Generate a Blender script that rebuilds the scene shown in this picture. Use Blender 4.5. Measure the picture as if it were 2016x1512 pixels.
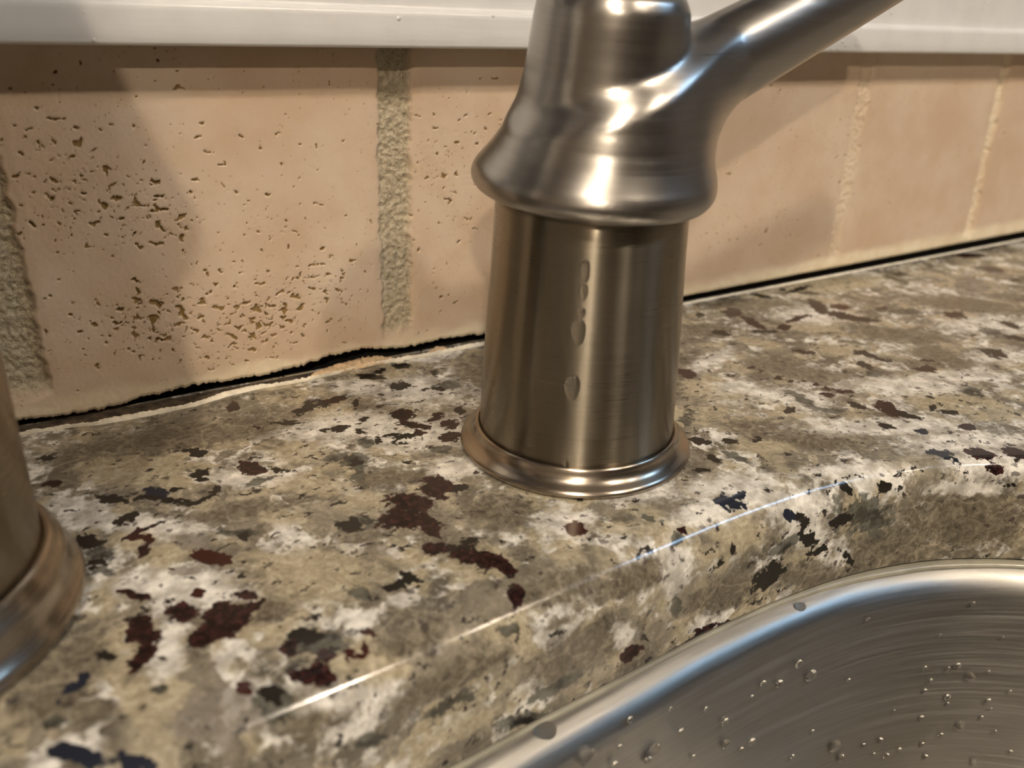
import bpy, bmesh, math, random
import numpy as np
from mathutils import Vector, Matrix
# Units: metres. Origin: counter surface z = 0, camera stands above (0, 0); the tiled wall face is y = 0.221.
S = bpy.context.scene
for o in list(bpy.data.objects): bpy.data.objects.remove(o)
C = S.collection
MM = 0.001

# ------------------------------------------------------------------ camera
cam_d = bpy.data.cameras.new('camera'); cam = bpy.data.objects.new('camera', cam_d); C.objects.link(cam)
RX = Vector((0.85412176, -0.5190314, 0.0329003))          # image right, in world axes
RU = Vector((0.18805932, 0.36721348, 0.91092697))         # image up
RB = Vector((-0.48488114, -0.77185534, 0.41125371))       # backwards
m = Matrix((RX, RU, RB)).transposed().to_4x4(); m.translation = Vector((0, 0, 0.100))
cam.matrix_world = m
cam_d.sensor_width = 36; cam_d.lens = 1600/2016*36; cam_d.clip_start = 0.005; cam_d.clip_end = 50
cam_d.dof.use_dof = True; cam_d.dof.focus_distance = 0.212; cam_d.dof.aperture_fstop = 13
S.camera = cam

# ------------------------------------------------------------------ world, exposure
W = bpy.data.worlds.new('night'); S.world = W; W.use_nodes = True
W.node_tree.nodes['Background'].inputs[0].default_value = (0.02, 0.03, 0.06, 1)
W.node_tree.nodes['Background'].inputs[1].default_value = 0.5
S.view_settings.view_transform = 'Standard'; S.view_settings.look = 'None'
S.view_settings.gamma = 1; S.view_settings.use_curve_mapping = False
S.view_settings.exposure = 0.0
CAN_POS = [(-0.60, -0.97, 1.6, 640), (-1.35, -2.45, 1.6, 1750), (0.56, -1.15, 1.6, 470), (1.10, -1.05, 1.6, 170)]   # x, y, z, radiance
COOL = (1.62, -0.72, 1.40, 55)      # cool linear fixture over the right counter run

# ------------------------------------------------------------------ helpers
def tag(o, label=None, cat=None, group=None, kind=None):
    if label: o['label'] = label
    if cat: o['category'] = cat
    if group: o['group'] = group
    if kind: o['kind'] = kind
    return o
def mesh_obj(name, V, F, mat=None, parent=None, smooth=True, origin=None):
    V = np.asarray(V, dtype=np.float64)
    if origin is not None: V = V - np.array(origin)
    me = bpy.data.meshes.new(name)
    if isinstance(F, np.ndarray):
        n = len(F); k = F.shape[1]
        me.vertices.add(len(V)); me.vertices.foreach_set('co', V.astype(np.float32).ravel())
        me.loops.add(n*k); me.loops.foreach_set('vertex_index', F.astype(np.int32).ravel())
        me.polygons.add(n); me.polygons.foreach_set('loop_start', (np.arange(n)*k).astype(np.int32))
        me.update(calc_edges=True); me.validate()
    else:
        me.from_pydata([tuple(v) for v in V], [], F); me.update()
    if smooth: me.polygons.foreach_set('use_smooth', np.ones(len(me.polygons), bool))
    if mat: me.materials.append(mat)
    o = bpy.data.objects.new(name, me); C.objects.link(o)
    if origin is not None: o.location = origin
    if parent is not None:
        o.parent = parent
        if origin is not None: o.location = Vector(origin) - parent.location
    return o
def empty(name, loc):
    o = bpy.data.objects.new(name, None); o.location = loc; o.empty_display_size = 0.02; C.objects.link(o); return o
def boxes(name, L, mat, parent=None, bevel=0.0, origin=None):
    bm = bmesh.new()
    for (x0, x1, y0, y1, z0, z1) in L:
        r = bmesh.ops.create_cube(bm, size=1)
        for v in r['verts']:
            v.co = Vector(((x0+x1)/2+v.co.x*(x1-x0), (y0+y1)/2+v.co.y*(y1-y0), (z0+z1)/2+v.co.z*(z1-z0)))
    if bevel: bmesh.ops.bevel(bm, geom=bm.edges[:], offset=bevel, segments=2, affect='EDGES', profile=0.5)
    if origin is not None: bmesh.ops.translate(bm, verts=bm.verts, vec=-Vector(origin))
    me = bpy.data.meshes.new(name); bm.to_mesh(me); bm.free(); me.materials.append(mat)
    o = bpy.data.objects.new(name, me); C.objects.link(o)
    if origin is not None: o.location = origin
    if parent is not None:
        o.parent = parent
        if origin is not None: o.location = Vector(origin)-parent.location
    return o
def grid_faces(nr, nc, wrap=False):
    i = np.arange(nr-1)[:, None]; j = np.arange(nc if wrap else nc-1)[None, :]
    a = i*nc+j; b = i*nc+(j+1) % nc
    return np.stack([a, b, b+nc, a+nc], -1).reshape(-1, 4)
def lathe(name, prof, mat, parent=None, seg=128, z0=0.0, axis=(0, 0), smooth=True):
    """prof: (radius, z) in mm; closed at the ends when the radius is 0"""
    pr = np.array(prof, float)*MM
    t = np.linspace(0, 2*np.pi, seg, endpoint=False)
    V = np.stack([pr[:, :1]*np.cos(t), pr[:, :1]*np.sin(t), np.repeat(pr[:, 1:2], seg, 1)], -1).reshape(-1, 3)
    F = grid_faces(len(pr), seg, True)
    o = mesh_obj(name, V, F, mat, None, smooth)
    if parent is not None: o.parent = parent
    return o
# --- gradient noise in numpy
_rng = np.random.RandomState(7); _perm = _rng.permutation(256); _perm = np.concatenate([_perm]*3)
_grad = _rng.normal(size=(256, 3)); _grad /= np.linalg.norm(_grad, axis=1)[:, None]
def perlin(x, y, z=0.0):
    x, y, z = np.broadcast_arrays(np.asarray(x, float), y, z)
    xi, yi, zi = (np.floor(a).astype(int) for a in (x, y, z)); xf, yf, zf = x-xi, y-yi, z-zi
    u, v, w = (a*a*a*(a*(a*6-15)+10) for a in (xf, yf, zf)); xi &= 255; yi &= 255; zi &= 255
    r = 0
    for dx in (0, 1):
        for dy in (0, 1):
            for dz in (0, 1):
                h = _perm[_perm[_perm[xi+dx]+yi+dy]+zi+dz]; g = _grad[h]
                r = r + (g[..., 0]*(xf-dx)+g[..., 1]*(yf-dy)+g[..., 2]*(zf-dz))*(u if dx else 1-u)*(v if dy else 1-v)*(w if dz else 1-w)
    return r*1.6
def fbm(x, y, z=0.0, o=3, lac=2.03, g=0.5):
    r = 0; a = 1
    for k in range(o): r = r+a*perlin(x+17.3*k, y-9.1*k, z+5.7*k); x, y, z = x*lac, y*lac, z*lac; a *= g
    return r
def sst(a, b, x): t = np.clip((x-a)/(b-a), 0, 1); return t*t*(3-2*t)

# ------------------------------------------------------------------ materials
class NT:
    def __init__(s, name):
        s.m = bpy.data.materials.new(name); s.m.use_nodes = True; s.t = s.m.node_tree; s.n = s.t.nodes
        s.b = s.n['Principled BSDF']
    def node(s, ty, **kw):
        n = s.n.new(ty)
        for k, v in kw.items():
            if k.startswith('i_'):
                key = k[2:]; key = int(key) if key.isdigit() else key.replace('_', ' ')
                s.set(n.inputs[key], v)
            else: setattr(n, k, v)
        return n
    def set(s, inp, v):
        if isinstance(v, bpy.types.NodeSocket): s.t.links.new(v, inp)
        else: inp.default_value = v
    def math(s, op, a, b=0.0, clamp=False):
        n = s.n.new('ShaderNodeMath'); n.operation = op; n.use_clamp = clamp; s.set(n.inputs[0], a); s.set(n.inputs[1], b); return n.outputs[0]
    def step(s, v, a, b):
        n = s.n.new('ShaderNodeMapRange'); n.interpolation_type = 'SMOOTHSTEP'
        s.set(n.inputs[0], v); s.set(n.inputs[1], a); s.set(n.inputs[2], b); s.set(n.inputs[3], 0.); s.set(n.inputs[4], 1.); return n.outputs[0]
    def mix(s, f, a, b):
        n = s.n.new('ShaderNodeMix'); n.data_type = 'RGBA'; s.set(n.inputs[0], f)
        s.set(n.inputs[6], a if isinstance(a, bpy.types.NodeSocket) else (*a, 1)); s.set(n.inputs[7], b if isinstance(b, bpy.types.NodeSocket) else (*b, 1)); return n.outputs[2]
    def coord(s): return s.n.new('ShaderNodeTexCoord').outputs['Object']
    def mapping(s, v, scale=(1, 1, 1), rot=(0, 0, 0), loc=(0, 0, 0)):
        n = s.n.new('ShaderNodeMapping'); s.t.links.new(v, n.inputs[0]); n.inputs[3].default_value = scale; n.inputs[2].default_value = rot; n.inputs[1].default_value = loc; return n.outputs[0]
    def noise(s, v, scale, detail=3, rough=0.55, dist=0.0):
        n = s.node('ShaderNodeTexNoise', i_Vector=v, i_Scale=scale, i_Detail=detail, i_Roughness=rough, i_Distortion=dist); return n.outputs[0]
    def voro(s, v, scale, feature='F1', out=0, rnd=1.0):
        n = s.n.new('ShaderNodeTexVoronoi'); n.feature = feature; s.t.links.new(v, n.inputs['Vector']); n.inputs['Scale'].default_value = scale
        n.inputs['Randomness'].default_value = rnd; return n.outputs[out]
    def bump(s, h, dist, strength=1.0, normal=None):
        n = s.n.new('ShaderNodeBump'); s.set(n.inputs['Height'], h); n.inputs['Distance'].default_value = dist; n.inputs['Strength'].default_value = strength
        if normal: s.t.links.new(normal, n.inputs['Normal'])
        return n.outputs[0]
    def out(s, **kw):
        for k, v in kw.items(): s.set(s.b.inputs[k.replace('_', ' ')], v)
        return s.m
def plain(name, col, rough=0.5, metal=0.0, var=0.06, scale=8):
    t = NT(name); n = t.noise(t.coord(), scale, 3)
    f = t.step(n, 0.3, 0.7); c = t.mix(f, tuple(x*(1-var) for x in col), tuple(min(1, x*(1+var)) for x in col))
    return t.out(Base_Color=c, Roughness=rough, Metallic=metal)

def metal_mat(name, col, rough, aniso, rot=0.0, lines=2600, linestr=0.10, smudge=0.05, radial=True, brown=0.0, streak=0.0):
    t = NT(name); co = t.coord()
    ln = t.noise(t.mapping(co, (14, 14, lines)), 1.0, 4, 0.7)          # fine brush lines running round the piece
    ln2 = t.noise(t.mapping(co, (60, 60, lines*0.35)), 1.0, 3, 0.6)
    sm = t.noise(co, 45, 4, 0.6)
    brown_noise = t.noise(t.mapping(co, (60, 60, 9)), 1.0, 4, 0.6)            # vertical brown streaks
    r = t.math('ADD', t.math('MULTIPLY', t.math('SUBTRACT', sm, 0.5), smudge*2), rough)
    r = t.math('ADD', r, t.math('MULTIPLY', t.math('SUBTRACT', ln, 0.5), 0.10))
    c = t.mix(t.step(ln, 0.25, 0.75), tuple(x*0.94 for x in col), tuple(min(1, x*1.05) for x in col))
    st = t.noise(t.mapping(co, (26, 26, 1300)), 1.0, 5, 0.75)
    if streak: c = t.mix(t.math('MULTIPLY', t.step(st, 0.42, 0.66), streak), c, tuple(x*1.9 for x in col)); r = t.math('ADD', r, t.math('MULTIPLY', t.step(st, 0.45, 0.65), 0.08))
    if brown: c = t.mix(t.math('MULTIPLY', t.step(brown_noise, 0.45, 0.75), brown), c, (col[0]*0.72, col[1]*0.60, col[2]*0.42))
    h = t.math('ADD', ln, t.math('MULTIPLY', ln2, 0.5))
    nb = t.bump(h, 0.00001, linestr*10)
    tg = t.n.new('ShaderNodeTangent'); tg.direction_type = 'RADIAL'; tg.axis = 'Z'
    return t.out(Base_Color=c, Metallic=1.0, Roughness=r, Anisotropic=aniso, Anisotropic_Rotation=rot, Tangent=tg.outputs[0], Normal=nb)

def granite_mat():
    t = NT('speckled_granite'); co = t.coord()
    def attr(n):
        a = t.n.new('ShaderNodeVertexColor'); a.layer_name = n; s = t.n.new('ShaderNodeSeparateColor'); t.t.links.new(a.outputs[0], s.inputs[0]); return s.outputs
    A, B, D = attr('grains_a'), attr('grains_b'), attr('grains_c')
    w = t.node('ShaderNodeTexNoise', i_Vector=co, i_Scale=210., i_Detail=5., i_Roughness=0.62).outputs[1]
    vm = t.n.new('ShaderNodeVectorMath'); vm.operation = 'MULTIPLY_ADD'; t.t.links.new(w, vm.inputs[0]); vm.inputs[1].default_value = (0.006,)*3; t.t.links.new(co, vm.inputs[2]); wc = vm.outputs[0]
    micro = t.noise(co, 420, 6, 0.75, 0.8)
    nf = t.noise(co, 650, 5, 0.65); nm = t.noise(co, 230, 4, 0.6); nl = t.noise(co, 75, 4, 0.6, 0.6)
    rag = t.math('ADD', t.math('MULTIPLY', t.math('SUBTRACT', nf, 0.5), 0.55), t.math('MULTIPLY', t.math('SUBTRACT', nm, 0.5), 0.75))
    def msk(f, bias, a=0.42, b=0.52, k=1.0):
        return t.step(t.math('ADD', t.math('ADD', f, t.math('MULTIPLY', rag, k)), bias), a, b)
    # mineral groundmass: grey-brown quartz, cream and pale feldspar crystals with soft borders
    cell = t.voro(wc, 95, 'F1', 1); sc = t.n.new('ShaderNodeSeparateColor'); t.t.links.new(cell, sc.inputs[0])
    edge = t.voro(wc, 95, 'DISTANCE_TO_EDGE', 0)
    wisp = t.noise(t.mapping(co, (1, 1, 1), (0, 0, 0.5)), 330, 6, 0.72, 1.5)
    taupe = t.mix(t.step(nl, 0.3, 0.7), (0.105, 0.093, 0.070), (0.27, 0.243, 0.190))
    taupe = t.mix(t.math('MULTIPLY', t.step(wisp, 0.50, 0.72), 0.6), taupe, (0.41, 0.375, 0.30))
    cream = t.mix(t.step(wisp, 0.35, 0.7), (0.30, 0.26, 0.175), (0.51, 0.455, 0.335))
    white = t.mix(t.step(t.noise(co, 190, 4), 0.35, 0.62), (0.45, 0.435, 0.395), (0.82, 0.81, 0.76))
    greyb = t.mix(t.step(wisp, 0.3, 0.75), (0.085, 0.073, 0.053), (0.235, 0.207, 0.155))  # grey-brown mineral, with some of the front's shade darkened into it
    g1 = t.math('ADD', t.math('MULTIPLY', sc.outputs[0], 0.28), nl)
    base = t.mix(t.step(g1, 0.60, 0.80), taupe, cream)
    base = t.mix(t.step(t.math('ADD', t.math('MULTIPLY', sc.outputs[1], 0.3), nm), 0.66, 0.84), base, white)
    base = t.mix(msk(D[1], 0.0, 0.34, 0.66), base, greyb)
    base = t.mix(t.math('MULTIPLY', msk(B[0], 0.0, 0.36, 0.66), 0.85), base, cream)
    base = t.mix(t.math('MULTIPLY', msk(A[2], -0.02, 0.26, 0.72, 1.25), 0.93), base, white)
    # thin pale crystal borders
    base = t.mix(t.math('MULTIPLY', t.step(t.math('ADD', edge, t.math('MULTIPLY', t.math('ADD', nf, nm), 0.12)), 0.16, 0.125), 0.22), base, (0.50, 0.44, 0.34))
    base = t.mix(t.math('MULTIPLY', msk(D[0], 0.0), 0.75), base, (0.20, 0.18, 0.155))
    mv = t.n.new('ShaderNodeHueSaturation'); t.t.links.new(base, mv.inputs['Color']); t.set(mv.inputs['Value'], t.math('ADD', 0.46, t.math('MULTIPLY', micro, 1.06))); base = mv.outputs[0]
    # scattered fine dark flecks
    fl = t.voro(wc, 330, 'F1', 0); flm = t.math('MULTIPLY', t.step(fl, 0.36, 0.24), t.step(nm, 0.53, 0.60))
    base = t.mix(t.math('MULTIPLY', flm, 0.8), base, (0.055, 0.045, 0.04))
    nk = t.noise(t.mapping(wc, (1, 1.7, 1), (0, 0, 0.3)), 240, 4, 0.62)
    base = t.mix(t.math('MULTIPLY', t.step(nk, 0.615, 0.64), t.math('SUBTRACT', 1.0, t.math('MULTIPLY', msk(D[1], 0.0, 0.34, 0.66), 0.9))), base, (0.03, 0.026, 0.022))
    dg = t.mix(t.step(nm, 0.40, 0.62), (0.022, 0.024, 0.020), (0.105, 0.105, 0.085))
    base = t.mix(t.math('MULTIPLY', msk(B[1], 0.0, 0.38, 0.60, 1.7), 0.9), base, dg)
    base = t.mix(msk(B[2], 0.0, 0.42, 0.52, 1.6), base, (0.017, 0.02, 0.032))
    base = t.mix(msk(A[1], 0.0, 0.42, 0.50, 1.6), base, (0.018, 0.016, 0.013))
    mar = t.mix(t.step(nf, 0.42, 0.66), (0.010, 0.005, 0.005), (0.052, 0.019, 0.017))
    base = t.mix(msk(A[0], 0.0, 0.42, 0.50, 1.35), base, mar)
    base = t.mix(msk(D[2], 0.0, 0.42, 0.50, 0.8), base, (0.040, 0.011, 0.008))
    sc1 = t.noise(t.mapping(co, (30, 900, 900), (0, 0, 0.5)), 1.0, 2)
    sc2 = t.noise(t.mapping(co, (900, 30, 900), (0, 0, 0.2)), 1.0, 2)
    rough = t.math('ADD', 0.10, t.math('MULTIPLY', t.math('ADD', sc1, sc2), 0.05))
    h = t.math('ADD', t.math('MULTIPLY', nf, 0.4), nm)
    nb = t.bump(h, 0.00003, 0.5)
    nb = t.bump(t.noise(co, 85, 2, 0.4), 0.00022, 0.3, nb)
    return t.out(Base_Color=base, Roughness=rough, Normal=nb, Specular_IOR_Level=0.38)

def tile_mat():
    t = NT('travertine_tile_and_grout'); co = t.coord()
    a = t.n.new('ShaderNodeVertexColor'); a.layer_name = 'surface'; s = t.n.new('ShaderNodeSeparateColor'); t.t.links.new(a.outputs[0], s.inputs[0]); P, G, Mv = s.outputs[:3]
    n1 = t.noise(co, 28, 4, 0.6); n2 = t.noise(co, 120, 5, 0.6); n3 = t.noise(co, 900, 4, 0.7)
    c = t.mix(t.step(n1, 0.3, 0.7), (0.55, 0.41, 0.29), (0.63, 0.51, 0.39))
    c = t.mix(t.math('MULTIPLY', t.step(n2, 0.45, 0.75), 0.5), c, (0.55, 0.41, 0.27))
    spk = t.math('MULTIPLY', t.step(t.voro(co, 560, 'F1', 0), 0.20, 0.12), t.step(n2, 0.48, 0.60))
    c = t.mix(t.math('MULTIPLY', spk, 0.55), c, (0.33, 0.22, 0.11))
    c = t.mix(t.step(P, 0.15, 0.65), c, (0.24, 0.155, 0.055))
    g = t.mix(t.step(n3, 0.3, 0.7), (0.33, 0.28, 0.19), (0.60, 0.53, 0.39))
    c = t.mix(G, c, g)
    c = t.mix(Mv, c, t.mix(t.step(n2, 0.3, 0.7), (0.72, 0.60, 0.42), (0.82, 0.74, 0.56)))
    nb = t.bump(t.math('ADD', t.math('MULTIPLY', n3, t.math('ADD', t.math('MULTIPLY', G, 1.6), 0.18)), t.math('MULTIPLY', n2, 0.25)), 0.0006, 0.8)
    return t.out(Base_Color=c, Roughness=0.62, Normal=nb, Specular_IOR_Level=0.35)

M = {}
ROT = 0.25
M['granite'] = granite_mat(); M['tile'] = tile_mat()
M['nickel'] = metal_mat('brushed_nickel', (0.37, 0.352, 0.325), 0.30, 0.25, rot=ROT, brown=0.0, linestr=0.01, lines=1500)
M['nickel_cyl'] = metal_mat('brushed_nickel_turned', (0.27, 0.24, 0.19), 0.29, 0.975, rot=ROT, brown=0.7, linestr=0.006)
M['nickel_ring'] = metal_mat('polished_nickel_ring', (0.42, 0.37, 0.31), 0.25, 0.5, rot=ROT, brown=0.3, linestr=0.02)
M['steel'] = metal_mat('brushed_sink_steel', (0.35, 0.34, 0.315), 0.36, 0.86, rot=ROT, lines=1000, linestr=0.035, streak=0.17)
M['paint'] = None
t = NT('white_gloss_paint'); co = t.coord()
br = t.noise(t.mapping(co, (25, 600, 500)), 1.0, 3); lump = t.noise(co, 70, 3); sp = t.step(t.voro(co, 180, 'F1', 0), 0.13, 0.02)
c = t.mix(t.step(lump, 0.3, 0.8), (0.72, 0.73, 0.73), (0.66, 0.66, 0.66))
M['paint'] = t.out(Base_Color=c, Roughness=0.30, Normal=t.bump(t.math('ADD', t.math('ADD', br, lump), t.math('MULTIPLY', sp, 3.0)), 0.00012, 0.8))
M['caulk'] = plain('cream_white_caulk', (0.82, 0.77, 0.64), 0.5, var=0.12, scale=300)
M['mortar'] = plain('sandy_beige_mortar', (0.58, 0.43, 0.27), 0.9, var=0.25, scale=500)
M['grime'] = plain('grimy_old_adhesive', (0.075, 0.055, 0.038), 0.85, var=0.6, scale=350)
M['dark'] = plain('gap_shade_board', (0.012, 0.010, 0.008), 0.95)  # near-black colour paints in the shade deep inside the gap
M['silicone'] = plain('clear_grey_silicone', (0.25, 0.24, 0.19), 0.22, var=0.2, scale=60)
M['wall'] = plain('warm_wall_paint', (0.22, 0.19, 0.155), 0.8)
M['ceiling'] = plain('ceiling_paint', (0.40, 0.38, 0.35), 0.9)
M['floor'] = plain('wood_floor', (0.16, 0.09, 0.045), 0.4, var=0.3)
M['dark_wall'] = plain('dark_reflected_wall', (0.045, 0.030, 0.020), 0.45, var=0.3)  # unseen front wall coloured dark so the metal has darkness to reflect
M['cabinet'] = plain('dark_wood_cabinet', (0.075, 0.040, 0.022), 0.4, var=0.2)
t = NT('water'); M['water'] = t.out(Base_Color=(1, 1, 1, 1), Roughness=0.10, IOR=1.33, Transmission_Weight=1.0)
t = NT('window_glass'); M['glass'] = t.out(Base_Color=(1, 1, 1, 1), Roughness=0.0, IOR=1.45, Transmission_Weight=1.0)
def emit(name, col, s):
    t = NT(name); return t.out(Base_Color=(0, 0, 0, 1), Emission_Color=(*col, 1), Emission_Strength=s)

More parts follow.
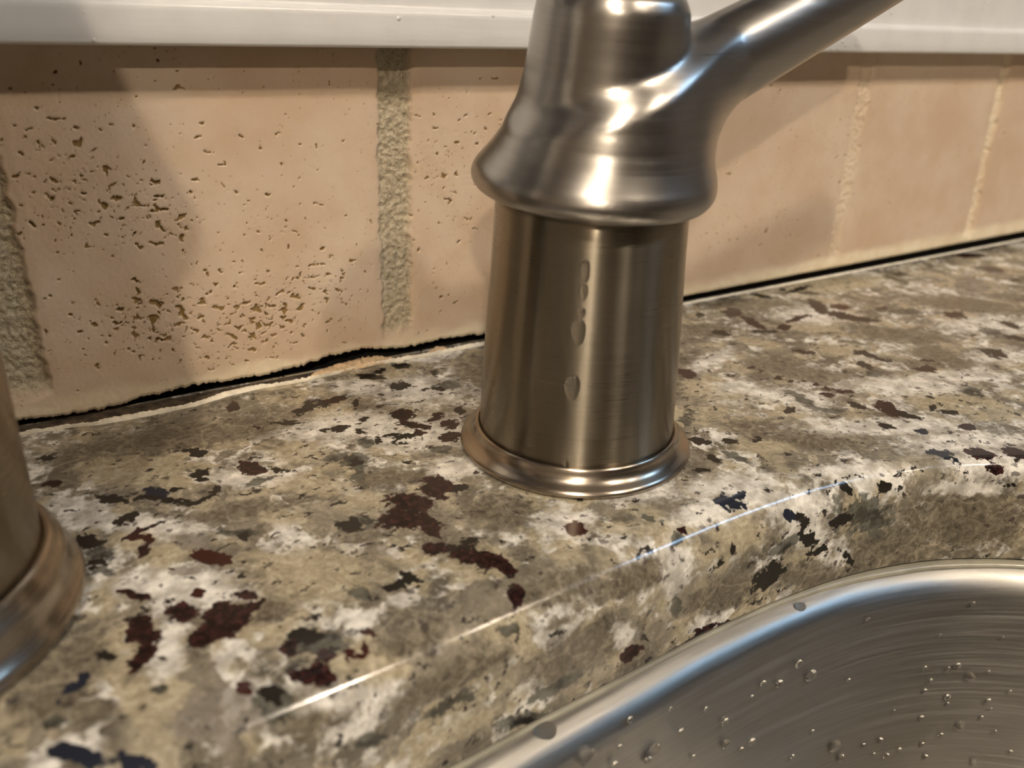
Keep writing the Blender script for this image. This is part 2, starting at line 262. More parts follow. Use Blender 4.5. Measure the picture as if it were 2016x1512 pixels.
GRAINS = """
M 6.3 137.6 0.0 2.4 -2.7 0.0 -0.3 -1.1 0.0
R 16.4 133.4 0.0 1.1 -0.6 0.0 -0.3 -1.4 0.0
M 12.7 129.2 -0.0 2.3 -2.2 0.0 -0.7 -2.4 0.0
M 19.0 123.7 0.0 4.6 -0.4 0.0 -0.3 -4.3 0.0
M 15.8 121.4 0.0 4.1 0.2 -0.0 -0.0 -3.0 0.0
M 24.7 124.9 -0.0 2.0 1.0 -0.0 0.1 -1.2 -0.0
M 23.5 128.5 -0.1 1.6 -0.9 0.0 -0.3 -1.0 0.0
M 5.5 127.9 0.0 2.3 -2.1 0.0 -0.9 -3.4 0.0
M 4.1 120.6 0.0 2.0 2.2 0.0 0.7 -1.7 0.0
K -0.6 123.9 0.0 1.2 0.0 0.0 0.1 -1.5 0.0
B -6.0 119.1 0.0 2.4 1.4 0.0 0.3 -1.1 0.0
B -4.4 120.6 0.0 0.8 -0.5 0.0 -0.1 -1.2 -0.0
G -9.7 112.6 -0.0 1.7 0.0 0.0 0.2 -1.4 0.0
B -6.4 103.9 -0.1 2.8 -2.9 -0.4 -0.7 -1.5 -0.2
B -0.5 100.7 -1.3 3.6 -1.9 -1.2 -0.5 -1.1 -0.6
R 17.6 105.6 -0.1 0.8 -1.4 -0.1 -0.8 -1.0 -0.1
G 20.8 101.0 -1.5 2.5 -0.8 -0.6 -0.9 -2.7 -1.7
K 21.1 103.0 -0.6 1.8 -0.7 -0.3 -0.3 -1.0 -0.3
W 20.0 97.8 -5.1 1.8 -0.6 -1.5 -0.4 -0.3 -0.6
G 5.5 112.3 0.0 1.3 -0.7 0.0 -0.2 -1.3 -0.1
G 30.9 109.2 -0.1 4.5 -1.2 0.0 -1.0 -4.6 -0.1
K 30.1 112.4 0.0 2.9 -1.6 0.0 -0.5 -1.6 0.0
M 27.9 103.9 -0.3 2.9 -1.2 -0.3 -0.6 -1.8 -0.4
M 26.5 110.5 -0.1 1.5 -0.8 -0.0 -0.5 -1.7 0.0
M 31.2 106.3 0.0 2.5 0.6 0.1 0.0 -1.4 -0.1
R 39.9 108.0 -0.0 0.9 -1.3 -0.0 -0.9 -1.2 0.0
R 35.1 105.7 -0.1 0.5 -0.8 -0.1 -0.7 -0.7 -0.1
R 35.7 103.5 -0.5 1.6 -0.6 -0.3 -0.2 -0.6 -0.2
R 37.8 104.6 -0.2 0.6 -0.3 -0.1 -0.6 -1.5 -0.3
K 48.3 117.7 0.0 2.6 -0.2 0.0 -0.3 -1.2 0.0
K 52.9 117.9 0.0 1.3 -2.1 0.0 -0.8 -1.1 0.0
G 42.4 118.4 -0.0 1.8 -1.7 0.0 -0.6 -1.2 -0.0
M 67.2 117.8 0.0 3.9 -3.9 0.0 -1.7 -2.4 0.0
K 66.5 120.7 0.0 3.4 -2.5 -0.0 -1.1 -1.8 0.0
M 70.6 113.3 0.0 0.4 -4.1 0.0 -1.8 -1.2 0.0
M 68.5 105.0 -0.7 1.3 -0.5 -0.2 -1.6 -2.7 -0.9
M 63.8 143.3 0.0 3.9 -3.0 0.0 -1.6 -3.2 0.0
M 60.6 137.7 -0.1 5.3 -2.9 0.0 -1.5 -3.2 0.0
M 64.1 133.5 0.0 1.6 -2.7 -0.0 -1.8 -2.3 0.0
M 56.6 139.4 0.0 2.1 -1.1 0.0 -0.9 -2.2 0.0
M 63.1 130.4 0.0 1.1 -1.9 0.0 -0.9 -1.1 0.0
M 72.0 145.7 0.0 1.8 -3.4 0.0 -2.6 -3.4 0.0
K 75.4 143.4 0.0 4.2 -0.7 0.0 -0.6 -1.4 0.0
K 48.5 140.9 0.0 2.9 -0.5 0.0 -0.7 -2.4 -0.0
G 52.5 140.9 0.0 2.9 -1.6 0.0 -0.7 -1.8 -0.0
M 60.5 125.0 0.0 2.2 -1.2 0.0 -1.0 -2.0 -0.0
K 68.1 123.7 0.0 1.6 -1.0 0.0 -0.4 -0.8 0.0
G 59.2 167.3 0.0 3.8 -2.0 0.0 -1.0 -2.6 0.0
G 59.0 161.8 0.0 1.4 -0.7 0.0 -1.9 -4.9 0.0
G 56.9 169.9 0.0 3.1 -0.4 0.0 -0.5 -2.0 0.0
K 59.8 165.5 0.0 1.3 -0.7 0.0 -0.7 -1.9 0.0
M 80.5 184.5 0.0 2.7 -1.4 0.0 -1.2 -2.6 0.0
M 88.4 178.6 0.0 2.3 0.5 0.0 -0.7 -2.3 0.0
M 80.7 176.8 0.0 3.2 -2.6 0.0 -0.9 -1.8 0.0
M 80.0 172.3 0.0 1.2 -0.6 0.0 -0.7 -1.5 0.0
K 75.8 172.6 0.0 3.5 -1.8 0.0 -0.7 -1.5 0.0
M 89.4 173.0 0.0 2.4 -1.3 0.0 -1.1 -2.1 0.0
M 86.0 166.6 0.0 2.1 -1.1 0.0 -1.2 -2.2 0.0
G 81.2 161.4 0.0 2.8 -1.5 0.0 -1.0 -1.9 0.0
K 62.4 184.8 0.0 2.4 -0.2 0.0 -0.4 -1.4 0.0
K 59.0 184.9 0.0 1.2 -0.6 0.0 -0.3 -0.8 0.0
K 66.5 180.7 0.0 1.2 -0.6 0.0 -0.4 -1.1 0.0
K 70.2 186.1 0.0 1.8 0.5 0.0 -0.3 -1.1 0.0
M 67.6 200.9 0.0 2.9 -0.2 0.0 -0.6 -2.2 0.0
K 58.6 200.1 0.0 4.0 1.9 0.0 -0.4 -3.0 0.0
K 64.4 200.1 0.0 1.7 -0.9 0.0 -0.9 -2.5 0.0
K 51.1 194.0 0.0 3.5 -1.8 0.0 -0.4 -1.2 0.0
K 72.2 197.1 0.0 1.0 -0.5 0.0 -1.0 -2.5 0.0
G 65.9 174.1 0.0 1.8 -1.0 0.0 -1.0 -2.5 0.0
K 68.6 173.2 0.0 1.0 -0.5 0.0 -0.5 -1.3 0.0
K 87.4 201.7 0.0 2.6 -1.4 0.0 -1.2 -2.6 0.0
G 100.3 195.9 0.0 3.6 -1.8 0.0 -1.3 -2.6 0.0
K 96.6 194.5 0.0 1.8 -0.9 0.0 -0.6 -1.3 0.0
K 82.7 211.6 0.0 3.4 -2.8 0.0 -0.8 -1.7 0.0
K 94.3 215.3 0.0 2.8 -1.4 0.0 -0.9 -1.9 0.0
K 101.3 206.4 0.0 1.4 -0.7 0.0 -1.2 -2.5 0.0
K 95.7 179.1 0.0 1.2 -0.6 0.0 -1.0 -2.0 0.0
K 87.5 215.2 0.0 2.6 -0.1 0.0 -0.5 -1.5 0.0
M 36.9 175.0 0.0 2.5 -2.6 0.0 -1.1 -2.9 0.0
K 42.1 170.8 0.0 0.9 -0.5 0.0 -0.4 -1.4 0.0
G 37.6 167.7 0.0 3.7 0.5 0.0 -0.2 -1.4 0.0
K -4.4 201.6 0.0 1.5 -0.4 0.0 -0.0 -1.4 0.0
M -3.2 188.1 0.0 1.8 -1.0 0.0 -0.1 -1.4 0.0
K 6.7 175.2 0.0 3.0 -2.3 0.0 -0.3 -1.7 0.0
B 15.4 173.6 0.0 2.3 -0.3 0.0 -0.3 -3.0 0.0
K 13.2 172.9 0.0 2.0 -0.3 0.0 -0.1 -1.4 0.0
K 17.3 169.1 0.0 2.6 -2.0 0.0 -0.2 -1.0 0.0
K 21.1 165.8 0.0 1.9 -1.9 0.0 -0.4 -1.2 0.0
K 27.6 168.8 0.0 0.9 -0.5 0.0 -0.4 -1.8 0.0
K 24.7 165.8 0.0 2.1 1.9 0.0 0.1 -0.8 0.0
K 19.6 173.1 0.0 1.2 -0.6 0.0 -0.1 -0.7 0.0
K 8.1 166.1 0.0 2.1 1.1 0.0 0.2 -2.2 -0.0
M 10.1 159.6 0.0 3.8 1.5 0.0 0.1 -1.0 0.0
K 0.6 160.1 0.0 2.8 -2.1 0.0 -0.4 -2.6 0.0
G 1.9 155.1 0.0 2.6 -1.4 0.0 -0.3 -2.9 0.0
K 1.1 152.2 0.0 1.5 -0.8 0.0 -0.2 -1.4 0.0
R 8.8 157.7 0.0 0.9 -0.5 0.0 -0.2 -1.1 -0.0
R 11.2 156.0 0.0 1.3 0.3 0.0 0.0 -1.7 0.0
M 9.4 152.0 0.0 1.4 1.2 0.0 0.3 -1.5 0.0
K 26.2 178.0 0.0 2.1 0.5 0.0 -0.1 -1.5 0.0
K 26.6 174.4 0.0 1.2 -0.7 0.0 -0.2 -0.9 0.0
K 27.3 188.5 0.0 2.4 -2.7 0.0 -0.5 -1.5 0.0
M 41.6 210.0 0.0 1.7 0.6 0.0 -0.3 -2.9 0.0
M 43.8 194.2 0.0 0.9 -0.5 0.0 -0.2 -0.9 0.0
H 19.3 150.5 0.0 3.1 -1.7 0.0 -0.7 -3.3 0.0
R 20.8 143.5 0.0 3.2 -2.4 0.0 -0.6 -2.3 0.0
G 27.8 149.4 0.0 3.7 -2.0 0.0 -0.3 -1.1 0.0
K 28.2 147.1 0.0 1.4 1.1 0.0 0.2 -1.5 0.0
K 24.5 134.8 0.0 1.1 0.5 0.0 0.0 -0.6 0.0
R 13.0 143.0 0.0 0.7 -0.4 0.0 -0.1 -0.5 0.0
G 2.0 148.6 0.0 2.2 -1.2 0.0 -0.1 -1.2 0.0
H 15.1 141.4 0.0 2.6 -1.0 0.0 -0.2 -1.7 0.0
M 227.6 206.0 0.0 2.2 -3.6 0.0 -3.7 -3.3 0.0
M 226.1 194.2 0.0 -1.6 -7.1 0.0 -2.7 -1.8 -0.0
K 222.7 185.3 -0.0 4.2 -2.1 0.0 -1.2 -1.1 0.0
M 232.9 185.4 0.0 1.2 -2.0 0.0 -3.2 -2.5 0.0
M 245.3 189.9 -0.0 7.3 1.3 -0.0 -1.5 -1.6 0.0
K 207.6 191.6 0.0 2.3 -2.0 0.0 -1.9 -1.9 0.0
K 213.7 209.7 -0.0 1.8 -0.9 0.0 -1.6 -1.7 0.0
M 264.9 196.6 0.0 -3.2 -7.1 0.0 -4.8 -2.7 0.0
R 272.4 191.7 0.0 2.8 -2.6 0.0 -2.8 -2.1 0.0
M 263.9 183.8 0.0 3.0 -5.0 0.0 -3.2 -2.3 0.0
K 267.3 178.4 0.0 4.9 -4.4 0.0 -2.5 -1.8 -0.0
G 292.9 175.6 0.0 3.3 -3.0 0.0 -3.5 -2.3 0.0
M 285.3 182.7 0.0 2.3 -1.1 0.0 -1.7 -1.2 0.0
M 305.9 164.7 0.0 3.0 -2.7 0.0 -4.2 -2.5 0.0
K 328.0 206.0 0.0 -0.0 -5.9 0.0 -2.2 -1.4 0.0
K 336.4 210.6 0.0 2.7 -1.2 0.0 -3.0 -2.1 0.0
K 274.6 215.2 0.0 10.3 1.1 0.0 -2.0 -2.0 -0.0
K 275.6 209.4 0.0 2.7 -2.4 0.0 -1.7 -1.4 0.0
K 253.7 215.4 -0.0 2.0 -3.5 0.0 -1.6 -1.4 0.0
M 219.7 165.5 0.0 2.0 -3.0 0.0 -1.5 -1.2 -0.0
K 237.8 156.0 0.0 2.3 -1.1 -0.0 -2.0 -1.5 -0.0
K 238.1 150.8 0.0 1.5 -4.6 0.0 -1.7 -1.1 0.0
K 228.8 147.2 0.0 -0.4 -3.8 0.0 -2.4 -1.3 0.0
G 225.5 141.9 0.0 3.0 -1.5 0.0 -2.2 -1.6 0.0
M 244.4 136.1 -0.1 2.7 -2.2 -0.0 -2.5 -1.5 0.0
M 251.6 140.5 0.0 1.2 -1.8 0.0 -1.3 -0.8 0.0
K 280.8 134.9 0.0 3.7 -3.2 0.0 -2.5 -1.4 0.0
K 280.1 132.7 -0.0 2.5 -1.2 0.0 -3.8 -2.2 0.0
G 299.8 145.9 0.0 0.8 -4.3 0.0 -4.7 -2.3 0.0
K 314.7 147.7 0.0 -0.5 -3.9 -0.0 -3.1 -1.4 0.0
K 302.4 138.9 0.0 1.6 -2.8 0.0 -3.4 -1.7 0.0
G 240.8 118.8 0.0 2.3 -1.9 -0.0 -3.1 -1.7 0.0
M 193.0 163.6 -0.1 1.1 -0.5 -0.0 -1.3 -1.2 0.0
M 193.7 159.9 0.0 1.1 -0.6 0.0 -1.3 -1.2 0.0
M 195.0 153.4 0.0 1.3 -0.7 0.0 -1.6 -1.4 -0.0
M 195.8 150.4 -0.0 1.0 -0.6 0.0 -0.9 -0.8 0.0
M 199.4 148.1 0.0 1.0 -0.5 0.0 -0.9 -0.8 0.0
M 201.5 144.4 -0.0 1.0 -0.5 0.0 -0.9 -0.8 -0.0
M 201.6 140.6 0.0 1.6 -1.3 0.0 -1.0 -0.7 0.0
M 198.2 137.9 0.0 2.0 -1.0 0.0 -1.2 -0.9 -0.0
M 204.9 137.0 -0.1 2.3 -1.9 0.0 -1.4 -1.0 0.0
G 188.6 138.8 0.0 -1.0 -7.0 0.0 -2.5 -1.4 0.0
G 189.7 130.2 0.0 3.3 -2.7 0.0 -1.2 -0.9 0.0
K 179.4 135.6 0.0 1.2 -0.6 0.0 -1.9 -1.6 0.0
K 200.1 128.6 0.0 0.5 -2.9 0.0 -1.6 -1.0 0.0
M 206.5 123.5 -0.1 -0.1 -4.1 0.0 -3.7 -1.9 0.0
K 207.2 118.5 0.0 1.6 -3.9 0.0 -1.6 -0.9 0.0
K 196.5 116.3 0.0 0.8 -1.9 0.0 -1.5 -0.9 0.0
B 201.7 108.4 0.0 -0.0 -1.8 0.0 -1.9 -0.9 0.0
M 216.5 104.8 0.0 1.5 -1.6 0.0 -2.3 -1.2 -0.0
K 221.3 112.3 0.0 2.4 -1.3 0.0 -1.3 -0.8 0.0
K 218.7 117.1 0.0 1.1 -0.6 0.0 -1.7 -1.1 0.0
K 225.1 121.7 -0.1 0.1 -1.2 0.0 -1.1 -0.6 0.0
B 195.2 98.7 0.0 2.6 -2.0 0.0 -2.1 -1.3 -0.0
B 196.2 95.0 -0.3 -0.1 -1.4 -0.4 -1.0 -0.2 -0.2
M 204.1 94.0 0.0 1.9 -2.7 -0.1 -2.4 -1.2 -0.1
M 203.9 89.2 -1.9 1.9 -1.4 -0.5 -0.8 -0.4 -1.0
M 213.2 90.1 0.0 1.3 -2.7 -0.0 -2.7 -1.2 -0.0
M 170.8 169.7 -0.0 1.9 -2.5 0.0 -2.7 -2.6 0.0
G 148.7 145.4 0.0 1.8 -0.9 0.0 -3.0 -3.3 0.0
K 143.2 134.0 0.0 1.8 -2.2 0.0 -1.3 -1.2 0.0
K 139.8 125.9 0.0 0.1 -2.3 0.0 -1.3 -0.8 0.0
K 132.8 122.5 0.0 1.9 -1.0 0.0 -0.9 -0.9 0.0
K 150.3 129.6 0.0 1.9 -1.0 0.0 -1.0 -1.0 0.0
K 157.4 127.4 0.0 1.0 -0.5 0.0 -1.1 -1.0 0.0
G 145.4 123.0 0.0 1.3 -3.7 0.0 -1.1 -0.8 0.0
M 385.4 196.9 0.0 4.7 -4.6 0.0 -4.5 -2.5 0.0
M 399.4 216.6 0.0 7.4 -3.4 0.0 -3.8 -2.4 0.0
K 378.0 180.9 0.0 2.7 -1.3 0.0 -3.3 -1.8 0.0
H 349.3 183.7 0.0 6.8 -3.2 0.0 -11.9 -7.2 0.0
G 418.8 244.2 0.0 2.7 -1.2 0.0 -3.2 -2.1 0.0
R 91.1 116.7 0.0 1.8 -1.7 0.0 -1.6 -1.9 -0.0
B 128.4 109.4 -0.2 1.2 -2.7 -0.4 -2.2 -1.4 -0.2
B 133.4 109.6 -0.1 1.9 0.3 0.0 -0.6 -1.3 -0.2
B 128.4 107.7 -0.5 3.1 -0.5 -0.2 -0.6 -0.9 -0.4
M 111.9 106.0 -1.1 1.0 -0.3 -0.2 -0.4 -0.5 -0.2
G 109.9 104.7 -1.8 0.9 -0.7 -0.6 -1.3 -0.6 -0.4
K 123.5 101.8 -7.5 0.8 -0.0 -0.4 -0.4 -0.3 -1.6
K 120.7 101.6 -10.1 0.9 -0.0 0.8 0.5 0.0 -0.4
K 147.3 101.5 -7.5 1.7 -0.2 -0.4 0.2 -0.4 -2.4
K 149.8 101.2 -13.1 3.3 -0.2 -2.1 -0.5 0.0 -1.6
B 143.0 102.5 -5.2 2.1 -0.4 -0.8 -0.3 -0.2 -0.5
K 138.7 101.6 -19.9 5.0 -0.1 1.5 1.9 -0.0 -2.4
K 136.4 101.7 -21.0 3.3 -0.0 -1.2 0.5 0.0 -2.3
G 142.2 101.6 -12.7 4.6 -0.2 1.2 1.3 -0.0 -1.7
M 118.9 101.6 -29.2 3.7 0.1 0.8 1.2 0.2 -1.6
M 126.8 101.7 -29.8 2.7 0.0 -0.3 0.6 -0.0 -1.2
M 113.2 101.3 -29.7 3.1 0.2 0.1 0.7 0.2 -1.1
M 96.2 100.5 -23.9 3.0 0.1 0.2 1.2 0.0 -2.1
G 108.3 101.1 -16.2 1.3 0.1 -0.6 0.4 0.0 -2.7
G 167.9 99.4 -11.0 9.1 -1.4 -2.1 1.4 -0.3 -5.4
K 162.2 101.9 -2.8 2.0 -1.7 -1.7 -1.0 -0.2 -0.5
K 172.1 99.1 -4.1 1.9 -0.1 0.9 1.0 -0.7 -1.3
K 160.3 100.4 -10.6 3.9 -0.4 -0.1 0.8 -0.1 -1.5
K 154.5 100.9 -18.0 4.0 -0.3 -0.3 0.6 -0.0 -1.2
K 165.9 99.7 -23.3 2.4 -0.3 -2.6 -0.7 0.1 -0.4
M 163.6 100.0 -29.7 1.8 -0.2 -0.5 0.5 0.2 -1.1
M 203.6 88.4 -30.5 2.3 -0.7 -0.3 -0.0 -0.2 -0.7
M 211.7 84.5 -31.0 3.0 -2.1 0.3 -0.0 -0.2 -0.6
K 208.1 86.0 -6.7 1.4 -0.8 0.0 0.1 -0.1 -0.6
G 76.3 99.6 -22.9 6.8 0.3 0.2 0.7 0.1 -1.5
G 67.1 99.0 -27.2 6.2 0.4 -2.5 0.5 0.1 -2.5
K 67.7 99.1 -27.6 2.8 0.2 -1.6 0.1 0.0 -1.4
G 36.2 97.4 -13.6 3.1 0.1 -0.3 0.4 0.0 -1.8
G 65.2 100.3 -4.3 2.3 0.1 -0.1 0.1 -0.6 -1.0
H 12.8 103.2 -0.4 6.3 -2.7 -0.8 -1.0 -3.8 -0.9
G 107.3 112.3 0.0 0.3 -1.8 0.0 -0.8 -0.5 0.0
G 50.2 98.0 -13.7 5.7 0.3 -0.0 0.7 0.0 -2.2
W 66.7 183.2 0.0 15.2 -4.5 0.0 -2.7 -7.8 0.0
W 75.0 169.3 0.0 6.9 -3.6 0.0 -2.3 -5.0 0.0
W 83.2 171.3 0.0 8.2 -4.3 0.0 -4.4 -9.0 0.0
W 90.5 196.1 0.0 11.8 -6.0 0.0 -4.5 -9.6 0.0
W 76.2 207.4 0.0 7.9 -4.0 0.0 -1.8 -4.7 0.0
W 9.2 163.3 0.0 13.3 -10.5 -0.0 -0.7 -3.5 0.0
W -0.3 175.1 0.0 5.6 -3.0 0.0 -0.4 -4.8 0.0
W 13.5 137.9 0.0 9.9 -5.5 0.0 -1.0 -5.3 0.0
W 18.7 132.4 0.0 4.9 -2.7 0.0 -0.8 -3.3 -0.0
W 8.5 120.5 0.0 1.9 -2.5 0.0 -2.9 -6.6 0.0
W 34.4 171.0 0.0 9.2 -4.9 0.0 -1.1 -4.1 0.0
W 111.9 124.3 0.0 11.7 -6.3 0.0 -3.8 -4.7 0.0
W 146.5 103.6 -3.1 8.8 -2.0 -1.6 -2.5 -2.9 -3.4
W 149.0 101.2 -9.7 7.2 -0.5 -2.1 0.8 -0.6 -5.8
W 185.6 173.8 0.0 13.5 3.4 0.0 -3.1 -4.6 0.0
W 178.1 155.2 0.0 5.7 -2.8 -0.0 -3.9 -3.9 0.0
W 207.0 99.7 0.0 16.4 -8.6 -0.0 -6.2 -3.8 0.0
W 203.8 90.6 -0.8 12.3 -6.3 -0.1 -3.3 -2.4 -1.7
W 227.0 130.2 -0.1 17.6 -9.0 -0.0 -6.4 -4.4 0.0
W 196.3 115.3 0.0 20.7 -10.8 0.0 -4.5 -3.2 0.0
W 254.1 190.1 -0.0 14.6 -7.1 0.0 -7.8 -6.5 0.0
W 307.3 151.3 0.0 18.3 -9.0 0.0 -10.3 -6.0 0.0
W 279.5 131.4 0.0 9.8 -5.0 0.0 -7.6 -4.4 -0.0
W 186.4 142.7 0.0 8.8 -9.5 0.0 -4.9 -3.9 0.0
W 80.5 151.8 0.0 6.5 -3.5 0.0 -2.3 -4.3 0.0
W 38.5 111.0 0.0 2.4 -1.3 0.0 -1.1 -2.8 0.0
W 48.5 113.4 0.0 2.5 -1.4 -0.0 -0.8 -1.9 0.0
W 89.7 119.6 0.0 5.8 -3.2 0.0 -3.1 -4.5 0.0
W 168.0 103.5 -0.6 12.8 -5.4 -0.7 -3.2 -2.7 -1.2
W 134.4 112.2 0.0 11.3 -5.5 -0.3 -4.8 -4.8 -0.2
W 106.5 218.6 -0.1 10.6 -0.3 0.0 -1.9 -4.7 -0.0
W 250.9 126.7 0.0 15.2 -7.8 0.0 -4.8 -3.0 0.0
W 123.0 108.8 -0.2 11.9 0.1 -0.0 -1.6 -3.0 -0.6
W 108.1 101.3 -6.8 3.8 -0.2 -1.8 -2.1 -1.7 -6.1
W 196.8 91.5 -6.9 10.9 -4.5 -0.7 0.5 -0.3 -2.2
W 32.8 99.1 -3.6 7.5 -0.7 -1.4 -0.1 -1.1 -1.6
W 93.3 100.3 -17.7 3.0 0.1 -1.4 0.5 0.0 -4.4
T 12.6 186.6 0.0 11.3 -6.0 0.0 -1.2 -7.9 0.0
T 37.0 128.4 0.0 10.3 -5.7 0.0 -2.9 -8.4 0.0
T 55.6 148.4 0.0 6.0 -3.2 0.0 -1.4 -3.5 0.0
T 37.6 150.1 0.0 4.7 -2.6 0.0 -0.9 -3.0 0.0
T 171.1 156.7 0.0 8.7 -7.1 0.0 -6.7 -6.4 0.0
T 232.5 160.1 0.0 6.2 -5.5 0.0 -5.0 -3.7 0.0
T 225.8 122.5 -0.1 6.1 -5.1 0.0 -9.2 -5.7 0.0
T 127.2 102.5 -5.4 7.6 -0.8 -2.0 -0.7 -1.4 -3.6
T 290.7 215.4 0.0 31.2 -6.4 0.0 -9.6 -8.2 0.0
T 133.0 105.7 -1.5 9.1 -0.5 -0.3 -0.8 -1.7 -1.2
T 108.1 114.2 0.0 2.3 -4.7 -0.0 -2.9 -2.4 0.0
T 49.6 176.7 0.0 6.6 -3.5 0.0 -1.8 -5.5 0.0
T 100.3 111.7 0.0 7.0 -3.6 -0.1 -1.7 -2.1 0.0
T 244.6 182.1 0.0 10.5 -5.2 0.0 -6.4 -5.3 -0.0
T 155.4 123.8 0.0 7.2 -3.8 0.0 -3.0 -2.8 0.0
T 169.2 103.0 -0.7 15.4 -6.5 -0.9 -1.2 -1.0 -0.6
T 49.4 157.8 0.0 6.1 -3.3 0.0 -1.5 -4.2 0.0
T 64.4 101.0 -3.3 6.4 0.2 -0.3 0.1 -1.4 -1.7
T 54.5 98.2 -21.1 8.1 0.5 -0.4 1.0 0.0 -2.9
D 31.0 197.1 0.0 21.6 -3.5 0.0 -1.2 -7.5 0.0
D 13.2 198.9 0.0 18.0 -2.9 0.0 -0.5 -6.1 0.0
D 33.0 157.1 0.0 8.7 -4.7 0.0 -1.1 -4.0 0.0
D 25.3 156.7 0.0 5.6 -3.1 0.0 -0.5 -2.3 -0.0
D 27.1 122.0 0.0 5.4 1.1 0.0 -0.1 -3.1 0.0
D 193.1 105.4 0.0 7.8 -8.1 0.0 -5.0 -3.0 0.0
D 167.1 125.6 0.0 11.5 -14.1 0.0 -5.6 -4.2 0.0
D 203.7 162.2 0.0 9.2 -4.6 -0.0 -5.4 -4.9 -0.0
D 207.3 148.9 0.0 7.0 -9.8 0.0 -5.7 -4.1 -0.0
D 202.7 196.8 0.0 10.1 -4.9 -0.0 -5.2 -5.5 -0.0
D 111.2 200.0 0.0 7.3 0.8 0.0 -5.8 -14.0 0.0
D 259.9 141.3 0.0 5.8 -9.1 0.0 -7.4 -4.3 0.0
D 95.4 101.5 -4.8 13.0 0.3 -0.7 0.6 -1.4 -2.9
D 77.4 103.3 -1.8 9.2 0.1 -0.2 -0.3 -2.8 -1.9
D 82.3 99.9 -16.6 14.4 0.7 -0.2 2.8 0.1 -6.2
D 52.3 98.1 -7.6 12.2 0.8 0.8 1.2 -0.5 -3.4
D 45.9 105.5 -0.1 6.2 -1.3 -0.2 -1.6 -5.3 -1.0
D 179.3 97.2 -23.5 13.3 -3.2 -2.6 1.5 -0.9 -8.0
D 199.3 90.4 -16.4 16.2 -7.1 -1.0 2.5 -1.1 -9.7
D 152.7 101.0 -24.4 11.3 -0.8 -3.6 1.3 -0.1 -5.1
D 122.8 101.7 -19.5 12.5 0.2 -1.1 2.7 0.1 -5.2
D -7.5 122.7 0.0 7.3 5.9 -0.0 2.3 -7.2 0.0
D -4.1 112.3 0.0 4.0 -2.3 0.0 -0.4 -3.3 0.0
D 26.6 98.9 -3.6 7.2 0.0 -0.3 0.4 -2.4 -3.3
D 81.1 128.8 0.0 8.1 -6.2 0.0 -3.8 -5.7 0.0
D 65.6 154.3 0.0 9.5 -5.1 0.0 -1.3 -3.0 0.0
D 322.1 170.4 0.0 16.9 -15.5 0.0 -9.2 -5.4 0.0
D 264.8 160.4 0.0 13.0 -11.4 0.0 -6.9 -4.6 0.0
D 241.5 209.3 0.0 16.8 -8.1 0.0 -5.7 -5.5 0.0
"""
